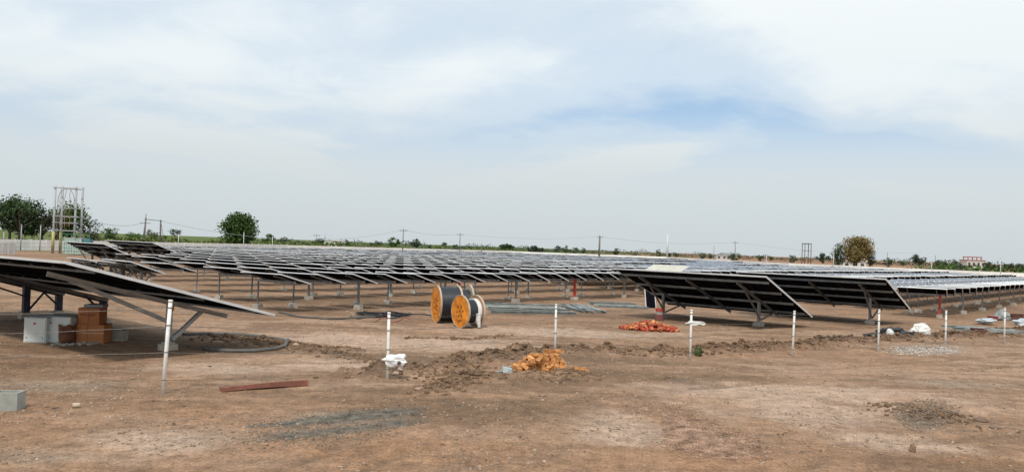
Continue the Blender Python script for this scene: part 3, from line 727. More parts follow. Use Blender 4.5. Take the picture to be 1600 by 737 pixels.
# stacked core on the right, tumbled bricks to the left and front
for lay in range(5):
    nx_ = 6 - lay // 3
    for i in range(nx_):
        for j in range(3 if lay < 5 else 2):
            if lay > 3 and i < 2: continue
            if lay > 2 and i < 1: continue
            brk(-.12 + i * .125 + (lay % 2) * .03 + r.uniform(-.012, .012) - .02 * lay * .5, -.05 + j * .25 + r.uniform(-.015, .015), .10 + lay * .078, math.pi / 2 + r.uniform(-.12, .12))
for i in range(3): brk(.28 + r.uniform(-.12, .16), .1 + r.uniform(-.1, .2), .10 + 5 * .078 + r.uniform(0, .03), r.uniform(0, 3.1), r.uniform(-.2, .2), r.uniform(-.25, .25))
for i in range(46):
    t_ = r.random(); x = -.56 + .5 * t_; hmax = .08 + .42 * max(0, t_ - .05)
    brk(x + r.uniform(-.06, .06), r.uniform(-.34, .35), .06 + hmax * r.random() * .9, r.uniform(0, 3.1), r.uniform(-.5, .5), r.uniform(-.5, .5))
for i in range(16): brk(-.05 + .6 * r.random(), -.36 + r.uniform(-.08, .06), .08 + .12 * r.random(), r.uniform(0, 3.1), r.uniform(-.4, .4), r.uniform(-.4, .4))
for i in range(6): brk(.68 + .07 * i * .9, -.05 - .02 * i + r.uniform(-.05, .05), .10 + .05 * math.sin(i * .5) - .005 * i, r.uniform(-.5, .2), r.uniform(-.2, .2), r.uniform(-.2, .2))
rh = at(1016, 516); root = empty('brick_heap', rh, label='low flat heap of red bricks left of a white fence pole', cat='bricks')
for i in range(210):
    a_ = r.random() * 6.283; q = r.random() ** .6; x, y = 1.12 * q * math.cos(a_), .62 * q * math.sin(a_)
    z = .05 + .30 * max(0, 1 - q ** 1.3) * r.uniform(.5, 1)
    put('brick', r.choice(BM2 if r.random() < .8 else BM1), root, M=Matrix.Translation((x, y, z)) @ Matrix.Rotation(r.uniform(0, 3.1), 4, 'Z') @ Matrix.Rotation(r.uniform(-.8, .8), 4, 'X') @ Matrix.Rotation(r.uniform(-.8, .8), 4, 'Y'))

# ------------------------------------------------------------------ boxes under the left table
CABW = mat('cabinet_paint', (.60, .64, .62), .45, var=.08, scale=2)
CABT = mat('cabinet_roof', (.30, .31, .31), .6, var=.15)
CARD = mat('cardboard', (.40, .155, .055), .85, var=.2, scale=3)
CARD2 = mat('cardboard_side', (.33, .125, .045), .85, var=.2, scale=3)
RUST = mat('rusty_drum', (.20, .075, .038), .9, var=.45, scale=6, bump=.3)
def cabinet(px, py, w_, h_, d_, rz, label, dot):
    root = empty('metal_cabinet', at(px, py), rz, label=label, cat='cabinet', group='white metal cabinets')
    MB().box((0, 0, h_ / 2), (w_, d_, h_)).build('housing', CABW, root)
    MB().box((0, -d_ / 2 - .008, h_ / 2), (w_ - .05, .014, h_ - .06)).build('door', CABW, root)
    m_ = MB(); x, y = w_ / 2 + .02, d_ / 2 + .02; z = h_ + .002
    m_.hexa([(-x,-y,z),(x,-y,z),(x,y,z),(-x,y,z),(-x,-y,z+.02),(x,-y,z+.02),(x,y,z+.05),(-x,y,z+.05)]); m_.build('roof', CABT, root)
    hx = (-w_ * .02, w_ * -.32)[dot]
    MB().tube([(hx, -d_ / 2 - .015, h_ * .78), (hx, -d_ / 2 - .03, h_ * .78)], .028, 10).build('lock', mat('red_knob', (.35, .03, .03), .5) if not dot else GALVD, root)
    for x in (-w_ * .36, w_ * .36): MB().box((x, -d_ / 2 - .017, h_ * .2), (.03, .008, .04)).build('hinge', GALVD, root)
cabinet(62, 533, .60, .66, .45, .0, 'white metal cabinet with a red knob, left of its twin', 0)
cabinet(98.5, 533, .66, .70, .45, -.03, 'white metal cabinet half hidden by a rusty brown tin', 1)
p = at(104, 534.5); root = empty('rusty_tin', p, label='rusty brown torn tin standing before the right cabinet', cat='tin')
m_ = MB(); n = 20; vs = []
for i, (rr, z) in enumerate(((.20, 0), (.215, .15), (.205, .30), (.215, .50))):
    for k in range(n):
        a_ = 2 * math.pi * k / n; q = 1 + .05 * math.sin(a_ * 3 + i); vs.append((rr * q * math.cos(a_), rr * q * .8 * math.sin(a_), z + (.035 * math.sin(a_ * 5) if i == 3 else 0)))
m_.add(vs, [(i * n + k, i * n + (k + 1) % n, (i + 1) * n + (k + 1) % n, (i + 1) * n + k) for i in range(3) for k in range(n)] + [tuple(range(n))[::-1]])
m_.build('shell', RUST, root, True); m_ = MB(); m_.tube([(0, 0, .30), (0, 0, .42)], [.19, .15], 14); m_.build('contents', mat('dark_fill', (.05, .03, .022), .9), root)
def carton(px, py, w_, h_, d_, z0, rz, label, marks):
    b0 = at(px, py); root = empty('carton', b0 + Vector((0, 0, z0)), rz, label=label, cat='carton', group='brown cartons')
    MB().box((0, 0, h_ / 2), (w_, d_, h_)).build('box', CARD, root)
    MB().box((0, -d_ / 2 - .0015, h_ * .5), (.05, .002, h_ - .01)).build('tape', mat('brown_tape', (.30, .105, .035), .4), root)
    for s_ in (-1, 1): MB().box((s_ * w_ * .25, 0, h_ + .004), (w_ * .5 - .006, d_ - .004, .006)).build('flap', CARD2, root)
    if marks:   # faded print, strokes only
        r = random.Random(3); m_ = MB(); x = -w_ * .40
        for i in range(8):
            ww = .028 + .01 * r.random(); hh = .075 if i in (0, 7) else .055
            m_.box((x, -d_ / 2 - .002, h_ * .60), (.010, .002, hh)); m_.box((x + ww * .7, -d_ / 2 - .002, h_ * .60), (.009, .002, hh * .8))
            m_.box((x + ww * .35, -d_ / 2 - .0025, h_ * .60 + hh * r.choice((-.45, 0, .42))), (ww * .7, .002, .010)); x += .052
        m_.build('print', mat('dark_print', (.09, .035, .018), .8), root)
    else: MB().box((0, -d_ / 2 - .002, h_ * .55), (w_, .002, .022)).build('strap', mat('pale_strap', (.55, .42, .32), .6), root)
    return root
carton(143, 533, .86, .50, .5, 0, .05, 'lower wide brown carton with a pale strap under the left table', False)
carton(143, 533, .58, .44, .42, .505, .02, 'upper narrow brown carton with faded lettering on the lower carton', True)
root = empty('grey_bundle', at(143, 533) + Vector((.03, .05, .955)), .1, label='flat grey bundle lying on top of the cartons', cat='bundle')
MB().box((.03, 0, .045), (.5, .36, .085)).build('wrap', GALVD, root); MB().box((-.05, 0, .0925), (.06, .37, .01)).build('strap', BLACK, root)
r = random.Random(8)
for i in range(14):
    q = at(84 + i * 5.5 + r.uniform(-2, 2), 537 + r.uniform(-2, 2))
    o = put('stone', brick_mesh(50 + i, .09 + .05 * r.random(), .08, .06, CONC), loc=q + Vector((0, 0, .02))); o.rotation_euler = (r.uniform(-.3, .3), r.uniform(-.3, .3), r.uniform(0, 3))
    tag(o, 'small grey stone on the ground before the cabinets', 'stone', 'stones before the cabinets')
# concrete block behind the cartons
o = MB().box((0, 0, .15), (.5, .3, .3)).box((.0, 0, .33), (.3, .2, .06)).build('concrete_block', CONC); o.location = at(182, 531); tag(o, 'pale concrete block right of the cartons under the table', 'concrete block')

# ------------------------------------------------------------------ hoses and cables on the ground
def ground_tube(name, pxs, r_, material, label, cat, n=10, sub=8, lift=0.):
    P = [spot(*q) for q in pxs]; pts = []
    for i in range(len(P) - 1):
        p0, p1, p2, p3 = P[max(i - 1, 0)], P[i], P[i + 1], P[min(i + 2, len(P) - 1)]
        for s_ in range(sub):
            t_ = s_ / sub
            q = .5 * ((2 * p1) + (p2 - p0) * t_ + (2 * p0 - 5 * p1 + 4 * p2 - p3) * t_ * t_ + (3 * p1 - p0 - 3 * p2 + p3) * t_ ** 3); pts.append(q)
    pts.append(P[-1])
    for q in pts: q.z = gz(q) + r_ * .8 + lift
    return tag(MB().tube(pts, r_, n).build(name, material, None, True), label, cat)
HOSE = mat('grey_hose', (.11, .105, .095), .6, var=.25)
ground_tube('hose', [(285, 524), (350, 523), (420, 530), (449, 537), (440, 545), (395, 550), (340, 549), (318, 545)], .052, HOSE, 'thick grey hose looped on the ground beside the left table', 'hose')
ground_tube('hose', [(436, 488), (470, 496), (520, 499), (560, 497), (600, 496)], .045, HOSE, 'long dark hose lying across the bare ground at mid left', 'hose')
r = random.Random(3)
for i, (c_, lb) in enumerate((((.012, .012, .016), 'black cable in the tangle left of the drums'), ((.03, .035, .06), 'bluish cable in the tangle left of the drums'), ((.28, .05, .04), 'thin red cable at the front of the tangle'), ((.014, .014, .015), 'black cable curving behind the tangle'), ((.42, .36, .3), 'pale cable end sticking out of the tangle'), ((.02, .02, .025), 'dark cable running from the tangle towards the drums'))):
    mm = mat('cable_%d' % i, c_, .5, var=.2)
    y0 = (495, 494, 501, 491, 489, 493)[i]; x0, x1 = ((548, 632), (555, 640), (585, 640), (560, 622), (540, 575), (600, 690))[i]
    pxs = [(x0 + (x1 - x0) * t_ / 6, y0 + (4 if i != 5 else 1.2) * math.sin(t_ * 1.7 + i) * (1 if i != 4 else .8)) for t_ in range(7)]
    ground_tube('cable', pxs, .03 if i not in (2, 4) else .018, mm, lb, 'cable', 8, 6)
loop = []
for k in range(30):
    a_ = k * .47; c_ = spot(597, 494); loop.append((c_.x + (.95 + .28 * math.sin(k * 1.7)) * math.cos(a_), c_.y + (.7 + .08 * math.cos(k * 1.3)) * math.sin(a_), .05 + .003 * k))
tag(MB().tube(loop, .022, 7).build('cable_coil', BLACK, None, True), 'loose coil of black cable behind the second fence pole', 'cable coil')

# ------------------------------------------------------------------ steel channels lying on the ground
PALEG = mat('pale_galvanised', (.34, .37, .355), .5, .4, var=.4, scale=3)
def channel_pile(px, py, n, L_, ang, spread, labels, group, rows=1, jit=.05):
    c_ = at(px, py); r = random.Random(px)
    d = Vector((math.cos(ang), math.sin(ang), 0)); s_ = Vector((-d.y, d.x, 0))
    for i in range(n):
        off = s_ * ((i % (n // rows or 1)) - (n / rows - 1) / 2) * spread; z = .06 + .11 * (i // (n // rows))
        a2 = ang + r.uniform(-jit, jit); d2 = Vector((math.cos(a2), math.sin(a2), 0)); sh = d * r.uniform(-.25, .25)
        me = MB().chan((-L_ / 2, 0, 0), (L_ / 2, 0, 0), .11, .11, .012, mi=0).mesh('steel_channel', PALEG)
        o = put('steel_channel', me, loc=c_ + off + sh + Vector((0, 0, z))); o.rotation_euler = (r.choice((0, 0, math.pi)), 0, a2)
        tag(o, labels, 'steel channel', group)
channel_pile(822, 483, 6, 4.0, .04, .95, 'pale galvanised steel channel in the long pile right of the drums', 'channels in the long pile', rows=1, jit=.16)
channel_pile(907, 482.5, 8, 4.2, -1.36, .19, 'galvanised steel channel in the fanned bundle end-on to the camera', 'channels in the fanned bundle', rows=1, jit=.12)
channel_pile(966, 478, 4, 2.6, .0, .9, 'steel channel lying between the fanned bundle and the large table', 'channels near the large table', jit=.08)

# ------------------------------------------------------------------ small things near the large table
p = at(1017, 481); root = empty('leaning_board', p, .35, label='dark module leaning on its edge at the left end of the large table', cat='module')
bm2 = MB().hexa([(-.28, 0, 0), (.28, 0, 0), (.28, .05, 0), (-.28, .05, 0), (-.28, .22, 1.05), (.28, .22, 1.05), (.28, .27, 1.05), (-.28, .27, 1.05)]); bm2.build('panel', BACK, root)
MB().bar((-.30, 0, 0), (-.30, .22, 1.07), .04, .05).build('frame', ALU, root); MB().bar((.30, 0, 0), (.30, .22, 1.07), .04, .05).build('frame', ALU, root)
p = at(1030, 500); root = empty('marker_drum', p, label='red topped maroon marker at the foot of the large table', cat='marker')
for z0_, z1_, r_, mm in ((0, .26, .21, mat('maroon_mesh', (.16, .055, .05), .8, var=.5, scale=20)), (.261, .40, .15, CONC), (.401, .52, .17, REDP)): MB().tube([(0, 0, z0_), (0, 0, z1_)], r_, 16).build('band', mm, root)
SACK = mat('white_sack', (.66, .66, .63), .7, var=.12, scale=5)
crumple('sack', at(1086, 508) + Vector((0, 0, .06)), (.42, .2, .11), SACK, 6, 'flat white sack lying in front of the large table', 'sack', 3, .4, .05)
crumple('sack', at(1438, 525) + Vector((0, 0, .14)), (.36, .26, .27), SACK, 9, 'bulging white sack on the earth ridge at right', 'sack', 4, .5, .2, .55)
crumple('sheet', at(1392, 526) + Vector((.1, -.1, .12)), (.52, .3, .22), mat('black_sheet', (.018, .018, .02), .45), 12, 'crumpled black plastic sheet beside the white sack', 'plastic sheet', 4, .6, 0, .5)
crumple('sheet', at(1383, 526) + Vector((.02, -.34, .16)), (.14, .1, .18), SACK, 14, 'white scrap tucked into the black sheet', 'plastic scrap', 3, .6, 0, .6)
crumple('sheet', at(1362, 527) + Vector((0, -.1, .07)), (.34, .2, .10), BLACK, 15, 'flat black rag at the left of the black sheet', 'rag', 3, .6)
channel_pile(1535, 520, 7, 2.4, -.12, .22, 'pale metal strip in the scrap pile by the rightmost pole', 'strips in the scrap pile', jit=.25)
crumple('sheet', at(1540, 507) + Vector((0, 0, .18)), (.42, .3, .12), mat('pale_blue_sheet', (.48, .53, .58), .4), 17, 'crumpled pale plastic on top of the scrap pile', 'plastic sheet', 3, .6)
def crate(px, py, s_, material, label, rz=0.):
    root = empty('scrap_box', at(px, py), rz, label=label, cat='box', group='scrap boxes')
    x, y, z = s_
    MB().box((0, 0, z * .5), (x, y, z)).build('body', material, root)
    MB().box((0, 0, z + .012), (x + .03, y + .03, .02)).build('lid', material, root)
crate(1527, 523.5, (.42, .3, .22), mat('dark_rust', (.12, .045, .03), .9, var=.4), 'low dark rusty box at the front of the scrap pile')
crate(1551, 502, (.38, .3, .26), mat('deep_red', (.20, .035, .03), .7, var=.3), 'dark red box behind the scrap pile', .2)
crate(1586, 500, (.7, .4, .32), mat('dark_rust', (.12, .045, .03), .9), 'long dark box at the right edge behind the last pole', .1)
crumple('sack', at(1566, 500) + Vector((0, 0, .2)), (.36, .3, .3), mat('grey_sack', (.24, .25, .25), .8), 21, 'grey sack between the red box and the long dark box', 'sack', 3, .45)
crumple('sack', at(1597, 508) + Vector((0, 0, .12)), (.4, .3, .18), mat('pale_blue_sheet', (.48, .53, .58), .4), 23, 'pale blue sack at the right edge of the photo', 'sack', 3, .5)
# foreground bits
p0, p1 = at(345, 611), at(479, 602); d = p1 - p0
root = empty('rusty_plank', p0, math.atan2(d.y, d.x), label='long reddish brown plank lying in the left foreground', cat='plank')
L_ = Vector((d.x, d.y)).length; PLK = mat('red_brown_steel', (.20, .078, .054), .7, var=.35, scale=5, bump=.15)
m_ = MB(); n = 12
for i in range(n):
    a0, a1 = i / n, (i + 1) / n; f0, f1 = [.045 + .045 * q ** 1.2 for q in (a0, a1)]; z0, z1 = [.035 + .05 * math.sin(q * 3) * .5 for q in (a0, a1)]
    m_.hexa([(a0 * L_, -.09, z0 - .03), (a1 * L_, -.09, z1 - .03), (a1 * L_, .16, z1 - .01), (a0 * L_, .16, z0 - .01), (a0 * L_, -.09, z0 + f0), (a1 * L_, -.09, z1 + f1), (a1 * L_, -.05, z1 + f1), (a0 * L_, -.05, z0 + f0)])
m_.build('web', PLK, root)
m_ = MB().hexa([(0, -.05, .055), (L_, -.05, .075), (L_, .20, .07), (0, .16, .05), (0, -.05, .067), (L_, -.05, .088), (L_, .20, .082), (0, .16, .062)]); m_.build('flange', PLK, root)
p = at(12, 641); root = empty('concrete_block', p, .08, label='grey hollow concrete block cut by the left edge of the photo', cat='concrete block')
BLK = mat('grey_block', (.30, .31, .28), .9, var=.15, scale=6)
MB().box((0, .11, .15), (.42, .04, .30)).build('back_wall', BLK, root); MB().box((0, -.11, .15), (.42, .04, .30)).build('front_wall', BLK, root)
for s_ in (-1, 1): MB().box((s_ * .19, 0, .15), (.04, .178, .296)).build('end_wall', BLK, root)
MB().box((0, 0, .12), (.04, .178, .236)).build('web', BLK, root)
p = at(119, 640); root = empty('tin_can', p + Vector((0, 0, .04)), .35, label='small open tin can on its side in the left foreground', cat='can')
MB().tube([(-.055, 0, 0), (.055, 0, 0)], .042, 14).build('body', mat('tin_label', (.52, .42, .30), .5), root, True)
MB().tube([(-.058, 0, 0), (-.0545, 0, 0)], .036, 14).build('opening', BLACK, root)
p = at(792, 586); root = empty('bag_scrap', p, .2, label='bluish grey cement paper scrap left of the brick pile', cat='scrap')
MB().hexa([(-.10, -.05, 0), (.12, -.04, 0), (.14, .1, 0), (-.08, .1, 0), (-.12, -.02, .14), (.10, -.05, .09), (.12, .07, .10), (-.10, .08, .15)]).build('fold', mat('blue_grey_paper', (.34, .40, .41), .8), root)
MB().hexa([(-.32, -.05, .01), (-.12, -.04, .01), (-.10, .05, .01), (-.28, .05, .01), (-.32, -.05, .03), (-.12, -.04, .05), (-.10, .05, .05), (-.28, .05, .03)]).build('corner', mat('blue_grey_paper', (.34, .40, .41), .8), root)
for i, (px, py, lb, c_) in enumerate(((655, 611, 'flat pale stone lying right of the bagged pole', (.34, .24, .18)), (617, 590, 'pinkish stone at the foot of the bagged pole', (.42, .31, .25)), (625, 587, 'larger pinkish stone beside the bagged pole', (.42, .31, .25)), (1532, 658, 'smooth brown clod at right foreground, larger of two', (.20, .13, .09)), (1556, 668, 'smooth brown clod at right foreground, smaller of two', (.20, .13, .09)), (1426, 706, 'small upright brown stone near the bottom right', (.24, .15, .09)), (462, 543, 'pinkish stone right of the looped hose', (.40, .27, .19)))):
    s_ = (.10, .06, .045) if i < 3 else (.13, .09, .05) if i < 5 else (.05, .05, .09) if i == 5 else (.09, .07, .05)
    crumple('stone', at(px, py) + Vector((0, 0, s_[2] * .4)), s_, mat('stone_%d' % i, c_, .9, var=.25, bump=.2), 30 + i, lb, 'stone', 2, .3, i)
# weed by the fourth pole
LEAF = mat('leaf_green', (.055, .12, .025), .7, var=.35)
def leafy(name, n, rad, ht, size, seed, material, parent, zc=None):
    r = np.random.default_rng(seed); th = r.random(n) * 6.283; q = r.random(n) ** .5 * rad
    C_ = np.stack([q * np.cos(th), q * np.sin(th), ht * (.1 + .9 * r.random(n))], -1)
    return quads(name, C_, size * (.6 + .8 * r.random(n)), r, material, parent)
def quads(name, C_, S_, r, material, parent):
    n = len(C_); a_ = r.normal(size=(n, 3)); a_ /= np.linalg.norm(a_, axis=1)[:, None]; b_ = r.normal(size=(n, 3)); b_ -= (b_ * a_).sum(1)[:, None] * a_; b_ /= np.linalg.norm(b_, axis=1)[:, None]
    s_ = S_[:, None]; V = np.stack([C_ - a_ * s_, C_ + b_ * s_ * .55, C_ + a_ * s_, C_ - b_ * s_ * .55], 1).reshape(-1, 3)
    me = bpy.data.meshes.new(name); me.vertices.add(len(V)); me.vertices.foreach_set('co', V.astype(np.float32).ravel())
    me.loops.add(4 * n); me.loops.foreach_set('vertex_index', np.arange(4 * n, dtype=np.int32)); me.polygons.add(n); me.polygons.foreach_set('loop_start', (np.arange(n) * 4).astype(np.int32)); me.update(calc_edges=True)
    me.materials.append(material); return put(name, me, parent)
root = empty('weed', at(1092, 556), label='small green weed beside the fourth fence pole', cat='weed')
leafy('leaves', 60, .12, .26, .05, 3, LEAF, root); MB().tube([(0, 0, 0), (.02, 0, .22)], [.008, .004], 5).build('stem', LEAF, root)

# ------------------------------------------------------------------ double-pole structure, kiosk, power poles
GREYP_M = mat('pole_grey', (.36, .37, .38), .6, .3, var=.15)
YEL = mat('yellow_sleeve', (.40, .34, .14), .6)
base_ = reach(82, 104)
root = empty('double_pole_structure', base_, .10, label='tall four-legged electric pole structure with crossbars at left', cat='electric structure')
HT = 9.1
for x, y in ((0, 0), (.55, .9), (2.6, .2), (3.05, 1.1)):
    MB().tube([(x, y, -.2), (x + .02, y, HT)], [.17, .13], 8).build('pole', GREYP_M, root, True)
for x, y in ((0, 0), (.55, .9)): MB().tube([(x, y, .5), (x, y, 3.0)], .19, 10).build('sleeve', YEL, root, True)
for z, th in ((HT - .25, .14), (5.05, .09), (4.2, .09), (3.15, .09), (6.2, .06)):
    MB().bar((-.2, -.14, z), (3.0, .05, z), .1, th).build('crossbar', GREYP_M, root)
    MB().bar((.4, .98, z - .05), (3.2, 1.18, z - .05), .1, th).build('crossbar', GREYP_M, root)
for i in range(3):
    x = .75 + .62 * i
    MB().tube([(x, .0, 5.05), (x, .0, 4.5)], [.10, .06], 8).build('insulator', mat('insulator', (.22, .10, .06), .4), root, True)
    MB().tube([(x, -.02, 4.2), (x, -.02, 3.5)], [.08, .05], 8).build('insulator', mat('insulator', (.22, .10, .06), .4), root, True)
    pts = [(x + .12 * math.sin(t_ * 2 + i), -.05, HT - .3 - t_ * .75) for t_ in range(8)]; MB().tube(pts, .03, 6).build('jumper', mat('jumper', (.26, .2, .12), .6), root, True)
arc = [(1.5 + 1.05 * math.cos(a_), -.1, HT - 2.0 + 1.7 * math.sin(a_)) for a_ in np.linspace(0, math.pi, 16)] + [(.4, -.1, 3.2)]
MB().tube(arc, .045, 6).build('cable_arc', GREYP_M, root, True)
TEAL = mat('teal_paint', (.05, .26, .22), .6, var=.15); PALEK = mat('pale_kiosk', (.50, .57, .53), .6, var=.1); BLU = mat('blue_tank', (.09, .22, .27), .6)
kb = reach(117, 101); root = empty('transformer_kiosk', kb, .12, label='pale green transformer kiosk with teal railing below the pole structure', cat='kiosk')
MB().box((0, 0, 1.15), (2.1, 1.6, 2.0)).build('housing', PALEK, root); MB().box((0, 0, 2.18), (2.25, 1.75, .06)).build('roof', PALEK, root)
MB().box((1.6, -.1, 1.75), (.9, .9, .75)).build('tank', BLU, root)
for i in range(5): MB().box((1.6 - .36 + i * .18, -.57, 1.75), (.05, .03, .6)).build('fin', BLU, root)
MB().box((1.6, -.1, .7), (1.0, 1.0, 1.35)).build('plinth', CONC, root)
for i in range(9): MB().bar((-1.25 + i * .42, -1.1, 0), (-1.25 + i * .42, -1.1, 2.75 if i % 4 == 0 else 1.9), .05, .05, up=(1, 0, 0)).build('railing_post', TEAL, root)
for z in (.9, 1.9): MB().bar((-1.3, -1.1, z), (2.2, -1.1, z), .05, .05).build('railing', TEAL, root)
MB().bar((-1.3, -1.1, 2.7), (.5, -1.1, 2.7), .05, .05).build('railing', TEAL, root)
# second structure farther off
def hframe(px, Y, ht, wd, label, lean=0., lattice=False):
    root = empty('pole_frame', reach(px, Y), .05, label=label, cat='electric structure')
    DK = mat('dark_pole', (.13, .115, .105), .8, var=.2)
    if not lattice:
        MB().tube([(-lean, 0, -.2), (0, 0, ht)], [.20, .14], 7).build('pole', DK, root, True); MB().tube([(wd + lean * .6, 0, -.2), (wd, 0, ht - .4)], [.2, .14], 7).build('pole', DK, root, True)
        MB().tube([(-.9, .5, -.2), (0, 0, ht)], .07, 6).build('strut', DK, root); MB().tube([(wd + 1.3, 0, -.2), (wd, 0, ht - .5)], .05, 6).build('stay', DK, root)
        MB().bar((-.3, 0, ht - .4), (wd + .3, 0, ht - .6), .12, .14).build('crossbar', DK, root); MB().bar((-1.2, 0, ht - 1.2), (1.0, 0, ht - 1.2), .1, .12).build('crossbar', DK, root)
        MB().bar((0, 0, ht * .52), (wd, 0, ht * .52), .1, .12).build('crossbar', DK, root)
        for i in range(4): MB().tube([(wd * (.2 + .2 * i), 0, ht * .52), (wd * (.2 + .2 * i), 0, ht * .44)], .16, 7).build('insulator', DK, root, True)
        MB().tube([(0, 0, ht), (0, 0, ht + .8)], .06, 6).build('spike', DK, root)
    else:
        for x, y in ((0, 0), (wd, 0), (0, wd), (wd, wd)): MB().tube([(x, y, -.2), (x, y, ht)], .16, 6).build('leg', DK, root, True)
        for z in (.33, .66, .98):
            MB().bar((0, 0, ht * z), (wd, 0, ht * z), .2, .2).build('crossbar', DK, root); MB().bar((0, wd, ht * z), (wd, wd, ht * z), .2, .2).build('crossbar', DK, root)
        MB().box((wd / 2, wd / 2, ht * .99 + .15), (wd + .3, wd + .3, .12)).build('platform', DK, root)
hframe(226, 165, 6.6, 3.1, 'dark twin-pole electric frame on the horizon left of the round tree', .25)
hframe(1257, 330, 9.0, 2.7, 'dark four-legged lattice tower left of the olive brown tree', 0, True)
def pole(px, ytop, Y, label, material=None, arm=True, r_=.16, taper=.6):
    b0 = reach(px, Y); hy = 386 + .035 * (px - 790); h = EYE + (hy - ytop) * Y / FPX
    root = empty('power_pole', b0, label=label, cat='power pole', group='power poles on the horizon')
    mm = material or mat('pole_dark', (.16, .155, .15), .8)
    MB().tube([(0, 0, -.2), (0, 0, h)], [r_, r_ * taper], 7).build('shaft', mm, root, True)
    if arm:
        MB().bar((-1.1, 0, h - .7), (1.1, 0, h - .7), .12, .14).build('crossarm', mm, root)
        for x in (-1, 0, 1): MB().tube([(x, 0, h - .63), (x, 0, h - .3)], .07, 6).build('insulator', mm, root)
    return b0 + Vector((0, 0, h - .4))
PW = mat('white_mast', (.55, .57, .58), .6)
poles = [pole(629, 357, 230, 'slim dark power pole above the second pole of the fence line', r_=.2), pole(718, 364, 270, 'thin power pole on the horizon above the smaller drum', r_=.17),
         pole(936, 368, 290, 'stout grey power pole in the middle of the horizon', r_=.38, taper=.8), pole(1042, 366, 300, 'pale tapered mast with wider head right of centre', PW, False, .42, .9),
         pole(1148, 377, 330, 'power pole with a clear crossarm right of the pale mast', r_=.2), pole(1115, 384, 330, 'thin rod-like pole between pale mast and crossarm pole', None, False, .12),
         pole(1386, 394, 260, 'short thin pole right of the olive brown tree', None, False, .12), pole(1461, 399, 330, 'short pole left of the far red and white building', None, False, .16),
         pole(494, 365, 260, 'thin dark pole on the horizon right of the round tree', r_=.10), pole(507, 366, 270, 'thinner pole beside the thin dark pole', r_=.08, arm=False), pole(752, 380, 280, 'stub pole on the horizon over the drums', None, False, .16)]
for px, ytop, Y, lb in ((32, 351, 113, 'white concrete post over the wall at left edge'), (62, 352, 113, 'taller bare post over the wall between the left trees'), (5, 362, 114, 'short post over the wall at the far left'), (278, 366, 150, 'white post standing in front of the green field'), (380, 363, 160, 'white post in front of the round tree'), (425, 370, 175, 'thin white post over the wall right of the round tree'), (1302, 394, 172, 'thin white lamp post at the left of the olive tree'), (1197, 399, 180, 'thin white post over the ploughed field'), (1455, 409, 150, 'thin white post over the right end of the wall'), (1563, 404, 140, 'white post at the far right green scrub')):
    b0 = reach(px, Y); hy = 386 + .035 * (px - 790); h = EYE + (hy - ytop) * Y / FPX; h = max(h, 2.2)
    root = empty('wall_post', b0, label=lb, cat='post', group='posts along the wall'); MB().tube([(0, 0, -.1), (0, 0, h)], [.08, .065], 7).build('shaft', GREYP_M if px < 100 else PW, root, True); MB().box((0, 0, h + .03), (.18, .18, .06)).build('cap', GREYP_M if px < 100 else PW, root)
LINE = mat('power_line', (.33, .34, .35), .6)
def line(a_, b_, sag, label):
    pts = [a_.lerp(b_, t_ / 20) - Vector((0, 0, sag * 4 * (t_ / 20) * (1 - t_ / 20))) for t_ in range(21)]
    tag(MB().tube(pts, .035, 5).build('power_line', LINE), label, 'power line', 'power lines')
h1 = reach(226, 165) + Vector((0, 0, 5.6)); line(reach(118, 104) + Vector((0, 0, 5.1)), h1, 1.0, 'power line between the two electric structures at left')
line(h1 + Vector((3, 0, .4)), poles[0], 3.5, 'long sagging power line from the twin-pole frame past the round tree')
line(poles[0], poles[1], .8, 'power line between the slim pole and thin pole'); line(poles[1], poles[2], 1.2, 'power line from the thin pole to the stout pole')
line(poles[2], poles[4], 1.5, 'power line behind the pale mast'); line(poles[4], reach(1440, 330) + Vector((0, 0, 7)), 2, 'power line right of the crossarm pole')

